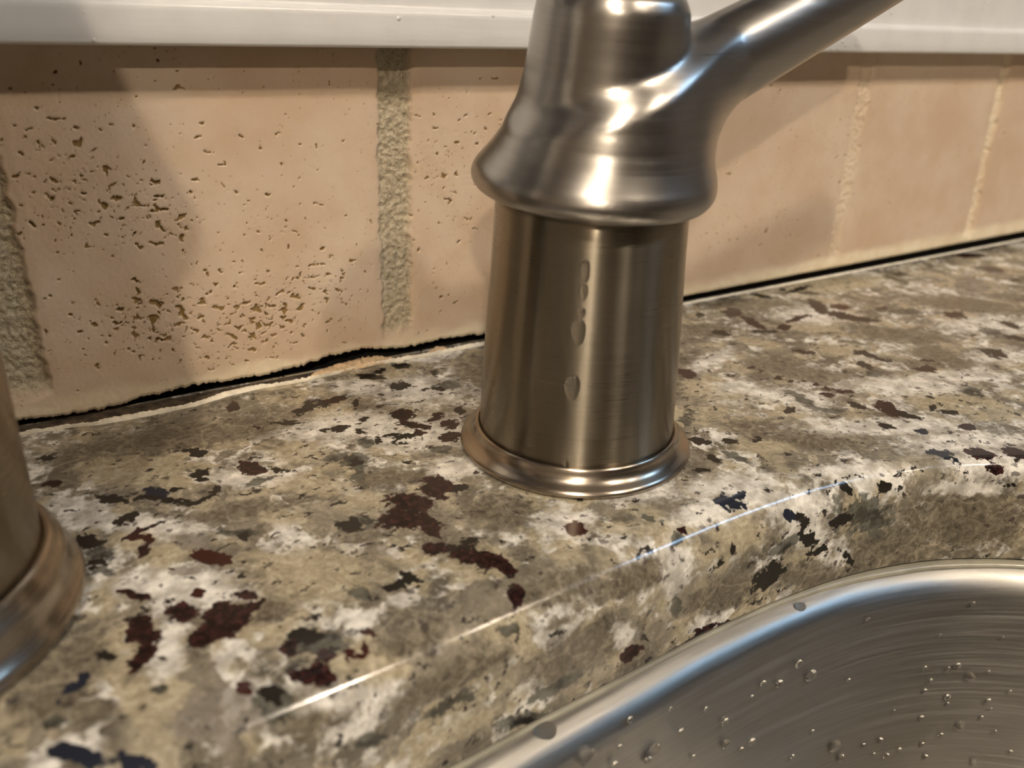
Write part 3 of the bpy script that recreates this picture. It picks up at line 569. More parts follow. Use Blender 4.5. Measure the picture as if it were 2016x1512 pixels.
DROPS = [
(203.5,78.5,-63.1,1.13,-0.493,-0.870),
(204.1,77.1,-80.9,1.14,-0.501,-0.865),
(198.9,80.5,-70.1,0.91,-0.451,-0.893),
(199.5,80.8,-59.2,0.80,-0.451,-0.893),
(193.0,83.5,-63.9,0.62,-0.381,-0.925),
(190.5,84.8,-59.2,0.69,-0.351,-0.936),
(192.1,83.7,-67.3,0.59,-0.371,-0.929),
(193.0,82.8,-77.1,0.69,-0.390,-0.921),
(199.7,79.3,-84.0,0.74,-0.459,-0.888),
(188.7,83.9,-88.2,0.70,-0.341,-0.940),
(199.3,82.0,-38.5,0.51,-0.442,-0.897),
(168.4,91.7,-38.2,0.57,-0.168,-0.986),
(146.0,93.5,-44.2,1.01,-0.047,-0.999),
(151.4,92.9,-50.2,1.31,-0.067,-0.998),
(139.9,93.6,-47.9,1.10,-0.024,-1.000),
(121.9,93.4,-51.0,0.89,0.014,-1.000),
(165.7,90.0,-79.8,1.52,-0.144,-0.990),
(181.6,86.4,-83.0,0.96,-0.271,-0.963),
(184.9,85.1,-89.7,0.88,-0.304,-0.953),
(168.9,89.2,-85.5,1.04,-0.177,-0.984),
(123.4,93.1,-58.8,1.25,0.012,-1.000),
(79.1,92.2,-37.0,1.80,0.048,-0.999),
(98.5,92.6,-47.0,1.59,0.045,-0.999),
(91.1,93.5,-34.3,0.79,0.044,-0.999),
(96.9,92.4,-48.2,0.91,0.045,-0.999),
(130.4,93.7,-47.6,0.54,0.002,-1.000),
(195.2,81.3,-87.2,0.70,-0.417,-0.909),
(197.0,80.2,-92.2,0.81,-0.434,-0.901),
(209.2,74.4,-71.4,0.73,-0.551,-0.834),
(210.3,73.5,-74.1,0.45,-0.568,-0.823),
(208.9,74.4,-77.5,0.57,-0.551,-0.834),
(197.2,81.9,-59.9,0.40,-0.425,-0.905),
(199.3,80.2,-72.5,0.51,-0.451,-0.893),
(207.5,76.1,-61.2,0.51,-0.535,-0.845),
(213.5,71.7,-67.7,0.45,-0.595,-0.804),
(176.1,87.8,-83.1,0.67,-0.227,-0.974),
(180.4,86.5,-87.8,0.48,-0.263,-0.965),
(132.9,92.9,-63.1,0.91,-0.004,-1.000),
(129.5,92.9,-63.7,0.72,0.004,-1.000),
(133.8,93.8,-45.0,0.73,-0.006,-1.000),
(209.7,72.9,-94.0,0.82,-0.568,-0.823),
(212.7,71.3,-82.0,0.51,-0.589,-0.808),
(217.2,67.5,-88.8,0.57,-0.639,-0.770),
(106.7,93.0,-45.6,0.69,0.056,-0.998),
(112.2,92.8,-56.4,0.70,0.052,-0.999),
(88.2,92.5,-39.5,0.56,0.044,-0.999),
(87.1,92.2,-43.9,0.72,0.044,-0.999),
(149.8,91.7,-76.7,0.74,-0.062,-0.998),
(156.0,91.6,-70.7,0.56,-0.084,-0.996),
(165.8,91.1,-57.2,0.57,-0.144,-0.990),
(184.0,86.3,-73.0,0.48,-0.287,-0.958),
(114.5,93.6,-43.2,0.53,0.047,-0.999),
(208.7,76.1,-49.6,0.33,-0.543,-0.840),
(192.4,84.6,-48.2,0.40,-0.371,-0.929),
(102.6,93.2,-36.8,0.51,0.051,-0.999)]
HDROPS = [(52, 232, 1.2, 0, 'water bead high on the valve body, topmost of the run'), (47.5, 232, 1.1, 1, 'second water bead down the run on the valve body'), (43, 231.5, 1.0, 2, 'third water bead of the run, above the long one'), (38.5, 230.5, 1.9, 1, 'long water bead at the lower end of the run'), (25.5, 229.5, 2.0, 1, 'separate wide water drop lower on the valve body'), (6.6, 229, 0.8, 2, 'tiny water bead where the valve body meets the base ring')]

# ------------------------------------------------------------------ room shell
def struct(o): o['kind'] = 'structure'; return o
struct(boxes('floor', [(-1.7, 2.5, -3.5, 0.45, -1.0, -0.9)], M['floor']))
struct(boxes('ceiling', [(-1.7, 2.5, -3.5, 0.45, 1.62, 1.7)], M['ceiling']))
struct(boxes('wall_left', [(-1.8, -1.7, -3.5, 0.45, -0.9, 1.62)], M['wall']))
struct(boxes('wall_right', [(2.5, 2.6, -3.5, 0.45, -0.9, 1.62)], M['wall']))
struct(boxes('wall_front', [(-1.7, 2.5, -3.6, -3.5, -0.9, 1.62)], M['dark_wall']))
wb = struct(boxes('wall_back', [(-1.7, 2.5, 0.2325, 0.34, -0.9, 0.175), (-1.7, -0.45, 0.2325, 0.34, 0.175, 1.62), (0.75, 2.5, 0.2325, 0.34, 0.175, 1.62),
              (-0.45, 0.75, 0.2325, 0.34, 1.1, 1.62)], M['wall']))
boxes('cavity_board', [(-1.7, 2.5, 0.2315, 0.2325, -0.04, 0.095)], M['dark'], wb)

# tiled splashback: one relief surface with pits, tumbled edges, sandy grout and the chipped lower edge
XB = np.array([-8, -1.6, 4.2, 10.3, 16.7, 23.2, 29.9, 36.7, 43.5, 53.5, 64.2, 72, 81.8, 87.6, 91.8, 97, 104, 111, 117, 126.5, 221, 455.])
ZB = np.array([2.3, 1.7, 1.4, 1.2, 2.0, 2.6, 3.1, 3.3, 2.7, 2.5, 3.3, 4.7, 5.3, 5.2, 4.0, 3.4, 3.6, 3.9, 3.6, 3.0, 3.6, 5.5])
def tile_relief(x, z):
    d = 0.12*fbm(x*0.035, z*0.035, 3.3, 3)+0.03*perlin(x*0.9, z*0.9, 8.8)
    G = np.zeros_like(x); Gc = np.zeros_like(x)
    wob = 0.9*fbm(x*0.0+z*0.22, x*0.02, 4.4, 3)
    for (xa, xb, dep, col, slant) in ((-9.5, -0.3, 1.9, 1.0, 0.0), (91.8, 101.2, 1.4, 0.95, -0.012), (196, 205, 1.5, 1., 0), (297.5, 304.5, 0.9, 0.35, 0.02), (397.5, 403.5, 1.2, 0.8, 0.07), (497, 504, 1.3, 0.8, 0.0)):
        sh = slant*(50-z)
        g = sst(xa+sh-0.9, xa+sh+0.9, x+wob)*(1-sst(xb+sh-0.9, xb+sh+0.9, x+wob*0.9))
        flush = sst(6.5, 12, z+1.2*perlin(x*0.2, z*0.2, 1.0))
        g2 = g*flush
        near = sst(xa+sh-3.2, xa+sh, x)*(1-sst(xb+sh, xb+sh+3.2, x))*flush
        d = d+g2*(dep+0.5*fbm(x*0.55, z*0.55, 2.2, 4))*min(1, col+0.3)+0.35*near*min(1, col+.2)
        G = np.maximum(G, g2*min(1, col+.2)); Gc = np.maximum(Gc, g2*col)
    pale = sst(280, 290, x)
    dens = np.zeros_like(x)+0.0
    for (cx, cz, sx, sz, a) in ((27, 24, 17, 9, 1.0), (52, 19, 17, 9, 1.0), (70, 26, 18, 11, 0.75), (14, 60, 13, 15, 0.75), (28, 52, 12, 10, 0.9), (45, 62, 25, 18, 0.25), (38, 38, 24, 12, 0.45), (8, 80, 12, 8, .4), (60, 45, 30, 14, 0.40), (30, 82, 25, 9, 0.28), (80, 75, 14, 14, 0.2),
                                (112, 55, 9, 16, 0.62), (112, 22, 10, 10, 0.35), (125, 65, 8, 10, 0.5), (240, 30, 22, 18, 0.30), (262, 24, 15, 10, 0.35), (250, 70, 20, 15, 0.2), (300, 50, 6, 22, 0.6), (290, 55, 6, 10, 0.4), (330, 40, 10, 10, .15)):
        dens = np.maximum(dens, a*np.exp(-0.5*(((x-cx)/sx)**2+((z-cz)/sz)**2)))
    wx = x+0.9*perlin(x*0.5, z*0.5, 21.); wz = z+0.9*perlin(x*0.5, z*0.5, 31.)
    n = perlin(wx*0.40, wz*0.58, 11.)+0.55*perlin(wx*0.95, wz*1.25, 12.)+0.18*perlin(x*2.3, z*2.3, 13.)
    big = sst(0.88-0.70*dens, 1.02-0.70*dens, n)
    n2 = perlin(wx*1.15, wz*1.5, 41.)+0.3*perlin(x*2.6, z*2.6, 42.)
    small = sst(0.86-0.46*np.maximum(dens, 0.14), 1.0-0.46*np.maximum(dens, 0.14), n2)*0.8
    P = np.maximum(big, small)*(1-G)*sst(4, 8, z)
    lowfade = np.where(x < 125, 5.5+1.4*perlin(x*0.08, 0.5, 3.1), 5.5+0.018*np.clip(x-125, 0, 400))
    Mv = (1-sst(-1.2, 3.0, z-lowfade-1.0*perlin(x*0.12, z*0.3, 6.6)))*np.where(x < 125, 0.8, 0.95)
    d = d+P*(0.55+0.35*perlin(x*0.3, z*0.3, 51.))+0.12*(1-sst(3, 9, z))*fbm(x*0.3, z*0.3, 61., 3)
    return d, P*0.9, Gc*(1-pale), np.clip(np.maximum(Mv, pale*Gc*0.75)*(1-0.8*P), 0, 1)
def splashback():
    xs = np.concatenate([np.arange(-120, -14, 1.2), np.arange(-14, 135, 0.26), np.arange(135, 215, 1.2), np.arange(215, 360, 0.33), np.arange(360, 480, 0.45), np.arange(480, 620, 2)])
    nz = 310; t = np.linspace(0, 1, nz)
    zb = np.interp(xs, XB, ZB)+0.5*fbm(xs*0.5, 0.3, 0.7, 5, g=0.65)*(1-0.85*sst(135, 190, xs))
    Z = zb[None, :]+t[:, None]*(101-zb[None, :]); X = np.repeat(xs[None, :], nz, 0)
    d, P, G, Mv = tile_relief(X, Z)
    lip = (1-sst(0, 1.1, Z-zb[None, :]))*0.45
    Y = 221+d+lip
    # underside of the tiles, running back to the cavity board
    bx = np.repeat(xs[None, :], 3, 0); by = np.stack([Y[0]+9.5, Y[0]+5, Y[0]+1.2]); bz = np.stack([zb+1.2, zb+0.9+0.4*fbm(xs*.6, 1., 2., 3), zb+0.15])
    X = np.vstack([bx, X]); Y = np.vstack([by, Y]); Z = np.vstack([bz, Z])
    ext = lambda a: np.vstack([np.zeros((3, a.shape[1])), a])
    P, G, Mv = ext(P), ext(G), ext(Mv)
    V = np.stack([X, Y, Z], -1).reshape(-1, 3)*MM
    o = mesh_obj('tiled_splashback', V, grid_faces(*X.shape), M['tile'])
    ca = o.data.color_attributes.new('surface', 'FLOAT_COLOR', 'POINT')
    ca.data.foreach_set('color', np.stack([P, G, Mv, np.ones_like(P)], -1).astype(np.float32).ravel())
    o.parent = wb
    return o
splashback()
boxes('tiled_splashback_end', [(-1.7, -0.12, 0.222, 0.2315, 0.003, 0.1), (0.62, 2.5, 0.222, 0.2315, 0.005, 0.1)], M['tile'], wb).name = 'plain_tile_run'

# painted window apron: lower bead, ledge and flat board
def extrude_profile(name, prof, x0, x1, slope, mat, nx=80):
    pr = np.array(prof, float); xs = np.linspace(x0, x1, nx)
    X = np.repeat(xs[:, None], len(pr), 1); Y = np.repeat(pr[None, :, 0], nx, 0); Z = pr[None, :, 1]+slope*xs[:, None]
    Y = Y+0.12*fbm(X*0.012, Z*0.05, 2., 2)
    return mesh_obj(name, np.stack([X, Y, Z], -1).reshape(-1, 3)*MM, grid_faces(nx, len(pr)), mat)
prof = [(231, 91.3), (214, 91.3), (211.9, 91.35), (211.3, 91.6), (211.0, 92.2), (211.0, 95), (211.0, 98.6), (211.1, 99.5), (211.4, 100.2), (211.9, 100.6), (212.6, 100.8), (213.3, 100.9), (213.6, 101.1), (213.7, 101.7), (213.8, 104)]
prof += [(213.8, z) for z in (110, 120, 135, 150)]+[(214, 152), (206, 154), (203.5, 157), (203.5, 168), (206, 171), (214, 172), (231, 172.5)]
tr = struct(extrude_profile('trim_1', prof, -1690, 2490, 0.0030, M['paint'], 240))
wn = struct(boxes('window_1', [(-0.45, 0.75, 0.225, 0.30, 0.175, 0.21), (-0.45, 0.75, 0.225, 0.30, 1.06, 1.1), (-0.45, -0.41, 0.225, 0.30, 0.21, 1.06), (0.71, 0.75, 0.225, 0.30, 0.21, 1.06), (0.13, 0.17, 0.235, 0.29, 0.21, 1.06)], M['paint'], bevel=0.003))
boxes('window_pane', [(-0.41, 0.71, 0.262, 0.266, 0.21, 1.06)], M['glass'], wn)

# ------------------------------------------------------------------ lamps
lamp_mats = {}
for i, (x, y, z, s) in enumerate(CAN_POS):
    e = empty('recessed_ceiling_light', (x, y, z+0.02))
    tag(e, ['white recessed ceiling light nearest the left wall', 'white recessed ceiling light farthest from the window, in the left front corner', 'white recessed ceiling light in front of the sink', 'white recessed ceiling light over the right counter run'][i], 'ceiling light', 'recessed ceiling lights')
    lathe('trim_ring', [(67, -18), (85, -20), (89, -17), (89, 0), (67, 0), (67, -18)], M['paint'], e, 48)
    lathe('lens', [(0, -9), (63, -9), (65, -6), (65, -2), (0, -2)], emit('warm_lamp_lens', (1.0, 0.84, 0.66), s), e, 48)
cx, cy, cz, cs = COOL
e = empty('linear_light_fixture', (cx, cy, cz)); tag(e, 'cool white linear light fixture hanging over the right counter run', 'light fixture')
boxes('housing', [(cx-0.34, cx+0.34, cy-0.05, cy+0.05, cz, cz+0.04)], M['paint'], e, 0.004, origin=(cx, cy, cz))
boxes('diffuser', [(cx-0.32, cx+0.32, cy-0.035, cy+0.035, cz-0.012, cz-0.0005)], emit('cool_diffuser', (0.42, 0.68, 1.0), cs), e, 0.003, origin=(cx, cy, cz))
for hx in (-0.25, 0.242): boxes('hanger', [(cx+hx, cx+hx+0.008, cy-0.004, cy+0.004, cz+0.0405, 1.62)], M['nickel'], e, origin=(cx, cy, cz))

# ------------------------------------------------------------------ countertop
RP = [(-37,95.0),(0,96.2),(25,97),(52,98),(72,99.3),(100,100.6),(122,101.6),(149,101.2),(173,98.5),(196,91.8),(216.6,80.5),(234,65),(247,44),(254,18),(256,-15),(256,-60),(256,-150),(256,-230),(252,-275),(238,-310),(205,-335),(150,-345),(60,-350),(-37,-350)]
def smooth_path(step=0.25):
    P = np.array(RP, float); Q = P[::-1].copy(); Q[:, 0] = -74-Q[:, 0]; A = np.vstack([P, Q[1:-1]]); n = len(A); out = []
    for i in range(n):
        p0, p1, p2, p3 = A[i-1], A[i], A[(i+1) % n], A[(i+2) % n]; d = np.linalg.norm(p2-p1)
        t = np.linspace(0, 1, max(2, int(d/step)), endpoint=False)[:, None]
        t1 = (p2-p0)/(d+np.linalg.norm(p1-p0))*d; t2 = (p3-p1)/(np.linalg.norm(p3-p2)+d)*d
        out.append((2*t**3-3*t**2+1)*p1+(t**3-2*t**2+t)*t1+(-2*t**3+3*t**2)*p2+(t**3-t**2)*t2)
    return np.vstack(out)
PATH = smooth_path(0.25)
T_ = np.roll(PATH, -3, 0)-np.roll(PATH, 3, 0); T_ /= np.linalg.norm(T_, axis=1)[:, None]
NIN = np.stack([T_[:, 1], -T_[:, 0]], -1)          # points into the sink opening
ARC = np.concatenate([[0], np.cumsum(np.linalg.norm(np.diff(PATH, axis=0), axis=1))])
def at_arc(s): return np.stack([np.interp(s, ARC, PATH[:, k]) for k in (0, 1)], -1), np.stack([np.interp(s, ARC, NIN[:, k]) for k in (0, 1)], -1)
def arc_of(x, y): return ARC[((PATH-np.array([x, y]))**2).sum(1).argmin()]
YB = 224.0
def countertop():
    half = len(PATH)//2
    s150 = arc_of(149, 101.2); s256 = arc_of(256, -15); send = ARC[half]
    bx1 = np.arange(-37, 149, 0.5); s1 = np.interp(bx1, PATH[:half, 0][:4*210], ARC[:4*210]) if False else np.array([arc_of(x, 99) if False else np.interp(x, PATH[:900, 0], ARC[:900]) for x in bx1])
    bx2 = np.arange(149, 482, 0.8); s2 = s150+(bx2-149)/(481.2-149)*(s256-s150)
    cols = [(s, bx, YB) for s, bx in zip(s1, bx1)]+[(s, bx, YB) for s, bx in zip(s2, bx2)]
    cols += [(s256+1, 900, YB), (s256+2, 1500, YB), (s256+8, 1500, 60), (s256+60, 1500, -80), (s256+140, 1500, -160), (arc_of(256, -230), 1500, -260), (arc_of(247, -295), 1500, -420), (arc_of(225, -325), 700, -420)]
    for x in (205, 150, 100, 60, 20, -37): cols.append((arc_of(x, -347), x, -420))
    cols = np.array(cols)
    Pp, Nn = at_arc(cols[:, 0]); Bp = cols[:, 1:]
    mir = lambda a: np.stack([-74-a[:, 0], a[:, 1]], -1)
    idx = np.arange(len(cols)-2, 0, -1)
    keep = [i for i in idx if i >= len(cols)-14 or i % 2 == 0]
    PL, NL, BL = mir(Pp[keep]), np.stack([-Nn[keep][:, 0], Nn[keep][:, 1]], -1), mir(Bp[keep])
    Pp, Nn, Bp = np.vstack([Pp, PL]), np.vstack([Nn, NL]), np.vstack([Bp, BL])
    r = np.interp(Pp[:, 0], [150, 185], [9., 4.5])
    nt = 250; t = np.linspace(0, 1, nt)[:, None, None]
    P0 = Pp-Nn*r[:, None]                              # where the rounding starts
    top = Bp[None]*(1-t)+P0[None]*t
    rows = [np.concatenate([top[i], np.zeros((len(Pp), 1))], 1) for i in range(nt)]
    for a in np.linspace(0, np.pi/2, 16)[1:]:
        rows.append(np.concatenate([P0+Nn*(r*np.sin(a))[:, None], (-r*(1-np.cos(a)))[:, None]], 1))
    for k in np.linspace(0, 1, 34)[1:]:
        rows.append(np.concatenate([Pp, (-r*(1-k)-29.2*k)[:, None]], 1))
    rows.append(np.concatenate([Pp-Nn*0.4, np.full((len(Pp), 1), -29.8)], 1))
    rows.append(np.concatenate([Pp-Nn*1.2, np.full((len(Pp), 1), -30.)], 1))
    rows.append(np.concatenate([Pp-Nn*30, np.full((len(Pp), 1), -30.)], 1))
    rows.append(np.concatenate([Bp, np.full((len(Pp), 1), -30.)], 1))
    rows.append(np.concatenate([Bp, np.full((len(Pp), 1), 0.)], 1))
    R = np.stack(rows); V = R.reshape(-1, 3)
    # mineral grains measured in place on the slab: centre and two half-axes, millimetres
    x_, y_, z_ = V.T; V0 = V
    V = V+np.stack([0.95*fbm(x_*0.42, y_*0.42, z_*0.42+s0, 4, g=0.62) for s0 in (3.1, 17.7, 41.3)], -1)
    kinds = {k: np.full(len(V), -1.0) for k in 'MKWTGBHDR'}
    for L in GRAINS.strip().split('\n'):
        k, *v = L.split(); v = np.array(v, float); c, e1, e2 = v[:3], v[3:6], v[6:9]
        rad = 2.2*(np.linalg.norm(e1)+np.linalg.norm(e2))+1
        sel = np.where(np.abs(V-c).max(1) < rad)[0]
        if not len(sel): continue
        q = V[sel]-c; g11, g12, g22 = e1@e1+1e-9, e1@e2, e2@e2+0.02; b1, b2 = q@e1, q@e2; D = g11*g22-g12*g12
        u = (b1*g22-b2*g12)/D; w = (b2*g11-b1*g12)/D
        nrm = np.cross(e1, e2); nrm /= np.linalg.norm(nrm)+1e-9
        dist = np.sqrt(u*u+w*w+((q@nrm)/max(1.5, 0.6*np.linalg.norm(e2)))**2*0.3)
        kinds[k][sel] = np.maximum(kinds[k][sel], 1-dist)
    # the slab carries on beyond the measured part with grains of the same sizes
    V = V0; xs, ys = V[:, 0], V[:, 1]
    out = ((xs < -75) | (ys < 40)) & True
    f1 = fbm(xs*0.06, ys*0.09, V[:, 2]*0.08, 4); f2 = fbm(xs*0.08+9, ys*0.1, V[:, 2]*0.08+4, 4)
    kinds['M'] = np.where(out, np.clip(f1*1.6-0.75, -1, 1), kinds['M']); kinds['K'] = np.where(out, np.clip(f2*1.6-0.8, -1, 1), kinds['K'])
    o = mesh_obj('granite_countertop', V*MM, grid_faces(R.shape[0], R.shape[1], True), M['granite'])
    enc = lambda a: np.clip(a, -1, 1)*0.5+0.5
    for nm, ks in (('grains_a', 'MKW'), ('grains_b', 'TGB'), ('grains_c', 'HDR')):
        ca = o.data.color_attributes.new(nm, 'FLOAT_COLOR', 'POINT')
        ca.data.foreach_set('color', np.stack([enc(kinds[k]) for k in ks]+[np.ones(len(V))], -1).astype(np.float32).ravel())
    tag(o, 'polished speckled granite countertop with cream, grey, black and maroon grains around the sink', 'countertop')
    return o

# ------------------------------------------------------------------ sink
def sink():
    pr = [(-14, -31.0), (-6, -31.0), (-0.4, -31.0), (0.0, -31.05)]
    for a in np.linspace(0, np.pi/2, 9)[1:]: pr.append((0.0+7*np.sin(a), -31.05-7*(1-np.cos(a))))
    for k in np.linspace(0, 1, 24)[1:]: pr.append((7+8*k, -38.05-148.75*k))
    for a in np.linspace(0, np.pi/2, 9)[1:]: pr.append((15+26*(1-np.cos(a)), -186.8-26*np.sin(a)))
    idx = np.arange(0, len(PATH), 8); P, N = PATH[idx], NIN[idx]; n = len(P)
    rows = [np.concatenate([P+N*off, np.full((n, 1), z)], 1) for off, z in pr]
    inner = rows[-1]; ctr = np.array([-37, -125, -218.])
    for k in (0.25, 0.5, 0.7, 0.85, 0.93): rows.append(inner*(1-k)+ctr*k)
    # outer shell, 1.2 mm of steel
    last = rows[-1].copy(); last[:, 2] -= 1.2
    back = [last]+[np.concatenate([P+N*(off-1.2), np.full((n, 1), z-1.2)], 1) for off, z in pr[::-1]]
    R = np.stack(rows+back); org = np.array([-37, -125, -100.])*MM
    o = mesh_obj('undermount_sink', R.reshape(-1, 3)*MM, grid_faces(R.shape[0], n, True), M['steel'], origin=tuple(org))
    tag(o, 'brushed stainless steel undermount sink below the granite edge', 'sink')
    d = lathe('drain_strainer', [(0, 0), (34, 0), (36, 2), (42, 3), (45, 2), (46, 0), (46, -6), (0, -6)], M['nickel_ring'], o, 48); d.location = (0, 0, -0.1175)
    # silicone bead between stone and steel
    ss = np.linspace(arc_of(-37, 95)+0, arc_of(256, -60), 420); P, N = at_arc(ss); w = 0.15+0.15*fbm(ss*0.08, 0., 5., 3)+1.5*sst(arc_of(140, 101), arc_of(190, 94), ss)
    rows = [np.concatenate([P+N*(-0.5), np.full((len(ss), 1), -30.04)], 1), np.concatenate([P+N*(0.1+0*w)[:, None], np.full((len(ss), 1), -30.06)], 1),
            np.concatenate([P+N*(0.5+w*0.8)[:, None], (-30.45-0*w)[:, None]], 1), np.concatenate([P+N*(0.3+w)[:, None], np.full((len(ss), 1), -31.1)], 1)]
    s = mesh_obj('silicone_bead', np.stack(rows).reshape(-1, 3)*MM, grid_faces(4, len(ss)), M['silicone'], origin=tuple(org)); s.parent = o; s.location = (0, 0, 0); s['label'] = 'translucent grey silicone bead under the granite edge'
    return o

# ------------------------------------------------------------------ faucet parts
def flange(name, r0, r1, h, mat, parent, step=False):
    # foot ring: rolled foot, hollow cove, raised lip against the body
    p = [(r1-3, 0.3), (r0-0.9, 0.2), (r0-0.2, 0.4), (r0, 0.9), (r0-0.25, 1.5), (r0-0.9, 1.95), (r0-1.8, 2.4), (r0-2.6, 3.0), (r0-3.2, 3.8), (r0-3.5, 4.7), (r0-3.65, 5.4), (r0-3.9, h-0.15), (r0-4.25, h), (r1+0.1, h-0.1), (r1-0.3, h-0.5), (r1-0.4, h-2)]
    o = lathe(name, p, mat, parent, 160); return o

def faucet_handle():
    e = empty('faucet_control', (0.1142, 0.1502, 0))
    tag(e, 'brushed nickel faucet lever handle on a round base, standing between sink and tiled wall', 'faucet')
    flange('base_ring', 29.7, 25.0, 6.0, M['nickel_ring'], e)
    body = [(0, 3.5), (24.6, 3.5), (24.75, 5), (24.7, 8), (24.2, 22), (23.5, 36), (22.8, 49), (22.45, 58), (22.3, 61.2), (21.9, 62.4), (21.0, 63.2), (18, 63.6), (0, 63.6)]
    lathe('valve_body', body, M['nickel_cyl'], e, 192)
    lv = lever(); lv.parent = e
    lv.location = Vector((114.06, 150.48, 66.9))*MM-Vector((0.1142, 0.1502, 0))*1.0
    n = Vector((-0.0047, -0.0887, 1)).normalized()
    q = Vector((0, 0, 1)).rotation_difference(n); lv.rotation_mode = 'QUATERNION'; lv.rotation_quaternion = q
    return e

def surface_net(f, lo, hi, h):
    ax = [np.arange(lo[k], hi[k]+h, h) for k in range(3)]
    X, Y, Z = np.meshgrid(*ax, indexing='ij'); D = f(X, Y, Z); s = D < 0
    nx, ny, nz = (len(a)-1 for a in ax)
    cnt = np.zeros((nx, ny, nz)); acc = np.zeros((nx, ny, nz, 3))
    base = np.stack(np.meshgrid(np.arange(nx), np.arange(ny), np.arange(nz), indexing='ij'), -1).astype(float)
    cor = [(i, j, k) for i in (0, 1) for j in (0, 1) for k in (0, 1)]
    sl = lambda c: (slice(c[0], c[0]+nx), slice(c[1], c[1]+ny), slice(c[2], c[2]+nz))
    for a in range(8):
        for b in range(a+1, 8):
            ca, cb = cor[a], cor[b]
            if sum(abs(p-q) for p, q in zip(ca, cb)) != 1: continue
            da, db = D[sl(ca)], D[sl(cb)]; m = (da < 0) != (db < 0)
            t = np.where(m, da/np.where(m, da-db, 1), 0)
            for k in range(3): acc[..., k] += np.where(m, ca[k]+t*(cb[k]-ca[k]), 0)
            cnt += m
    act = cnt > 0; idx = -np.ones(act.shape, int); idx[act] = np.arange(act.sum())
    V = (base[act]+acc[act]/cnt[act][:, None])*h+np.array(lo)
    F = []
    # one quad per crossing grid edge
    def quads(m, q, flip):
        w = np.argwhere(m)
        if not len(w): return
        ids = np.stack([idx[tuple((w+np.array(o)).T)] for o in q], -1)
        ids = ids[(ids >= 0).all(1)]; F.append(ids[:, ::-1] if flip else ids)
    for k, (o1, o2) in enumerate((((0, -1, 0), (0, 0, -1)), ((0, 0, -1), (-1, 0, 0)), ((-1, 0, 0), (0, -1, 0)))):
        a = s; sh = [slice(1, -1)]*3; sa = list(sh); sb = list(sh)
        A = a[1:-1, 1:-1, 1:-1]; d = [slice(1, -1)]*3; d[k] = slice(2, None); B = a[tuple(d)]
        for m, fl in (((A & ~B), False), ((~A & B), True)):
            mm = np.zeros(act.shape, bool); mm[1:, 1:, 1:] = m[:nx-1, :ny-1, :nz-1]
            o12 = tuple(p+q for p, q in zip(o1, o2)); quads(mm, ((0, 0, 0), o1, o12, o2), fl)
    F = np.vstack(F)
    for _ in range(3):    # settle the vertices on the exact surface
        e = 0.05; x, y, z = V.T; d = f(x, y, z)
        g = np.stack([f(x+e, y, z)-f(x-e, y, z), f(x, y+e, z)-f(x, y-e, z), f(x, y, z+e)-f(x, y, z-e)], -1)/(2*e)
        V = V-np.clip(d/np.maximum((g**2).sum(1), 0.2), -h, h)[:, None]*g
    return V, F

def lever():
    hp = np.array([-6, -3.4, -3.1, -2.3, -0.6, 1.0, 2.6, 4.6, 7.0, 10, 14, 18, 23, 28, 33, 36, 38.2, 40, 41.2, 42.0])
    rp = np.array([19.0, 20.5, 24.0, 26.5, 27.6, 27.6, 26.9, 25.3, 23.4, 21.4, 19.5, 18.3, 17.35, 16.8, 16.4, 16.0, 14.9, 12.6, 9.0, 4.0])
    # smooth radius-by-height profile; lever axis in the local frame of the tilted cap
    hs = np.linspace(-6, 42, 400); rs = np.interp(hs, hp, rp)
    ker = np.hanning(15); ker /= ker.sum(); rs = np.convolve(np.pad(rs, 7, mode='edge'), ker, 'valid')
    a = np.array([2.0, -5.5, 13.0]); b = np.array([30.0, -2.5, 25.3]); c = np.array([90.0, -1, 49.5]); d_ = np.array([118.0, -2, 62.0])
    segs = ((a, b, 14.0, 10.5), (b, c, 10.5, 8.4), (c, d_, 8.2, 7.4))
    L = (d_-b)/np.linalg.norm(d_-b); up = np.array([-L[2], 0, L[0]])
    def f(x, y, z):
        rho = np.sqrt(x*x+y*y); zc = np.clip(z, -6, 42)
        r = np.interp(zc, hs, rs); sl = np.gradient(rs, hs); sl = np.interp(zc, hs, sl)
        body = (rho-r)/np.sqrt(1+np.minimum(sl*sl, 9))
        body = np.maximum(body, np.maximum(-3.2-z, z-41.6))
        lv = 1e9
        for p, q, r0, r1 in segs:
            pa = np.stack([x-p[0], (y-p[1])*1.12, z-p[2]], -1); ba = (q-p)*np.array([1, 1.12, 1]); t = np.clip((pa@ba)/(ba@ba), 0, 1)
            dd = np.sqrt(((pa-t[..., None]*ba)**2).sum(-1))-(r0+(r1-r0)*t); lv = np.minimum(lv, dd) if not np.isscalar(lv) else dd
        side = (x-a[0])*up[0]+(z-a[2])*up[2]
        k = 4.0+13.0*(1-sst(7, 14, side))
        h = np.clip(0.5+0.5*(lv-body)/k, 0, 1)
        return lv*(1-h)+body*h-k*h*(1-h)
    V, F = surface_net(f, (-31, -31, -8), (130, 31, 73), 0.75)
    o = mesh_obj('lever_handle', V*MM, F, M['nickel'])
    return o

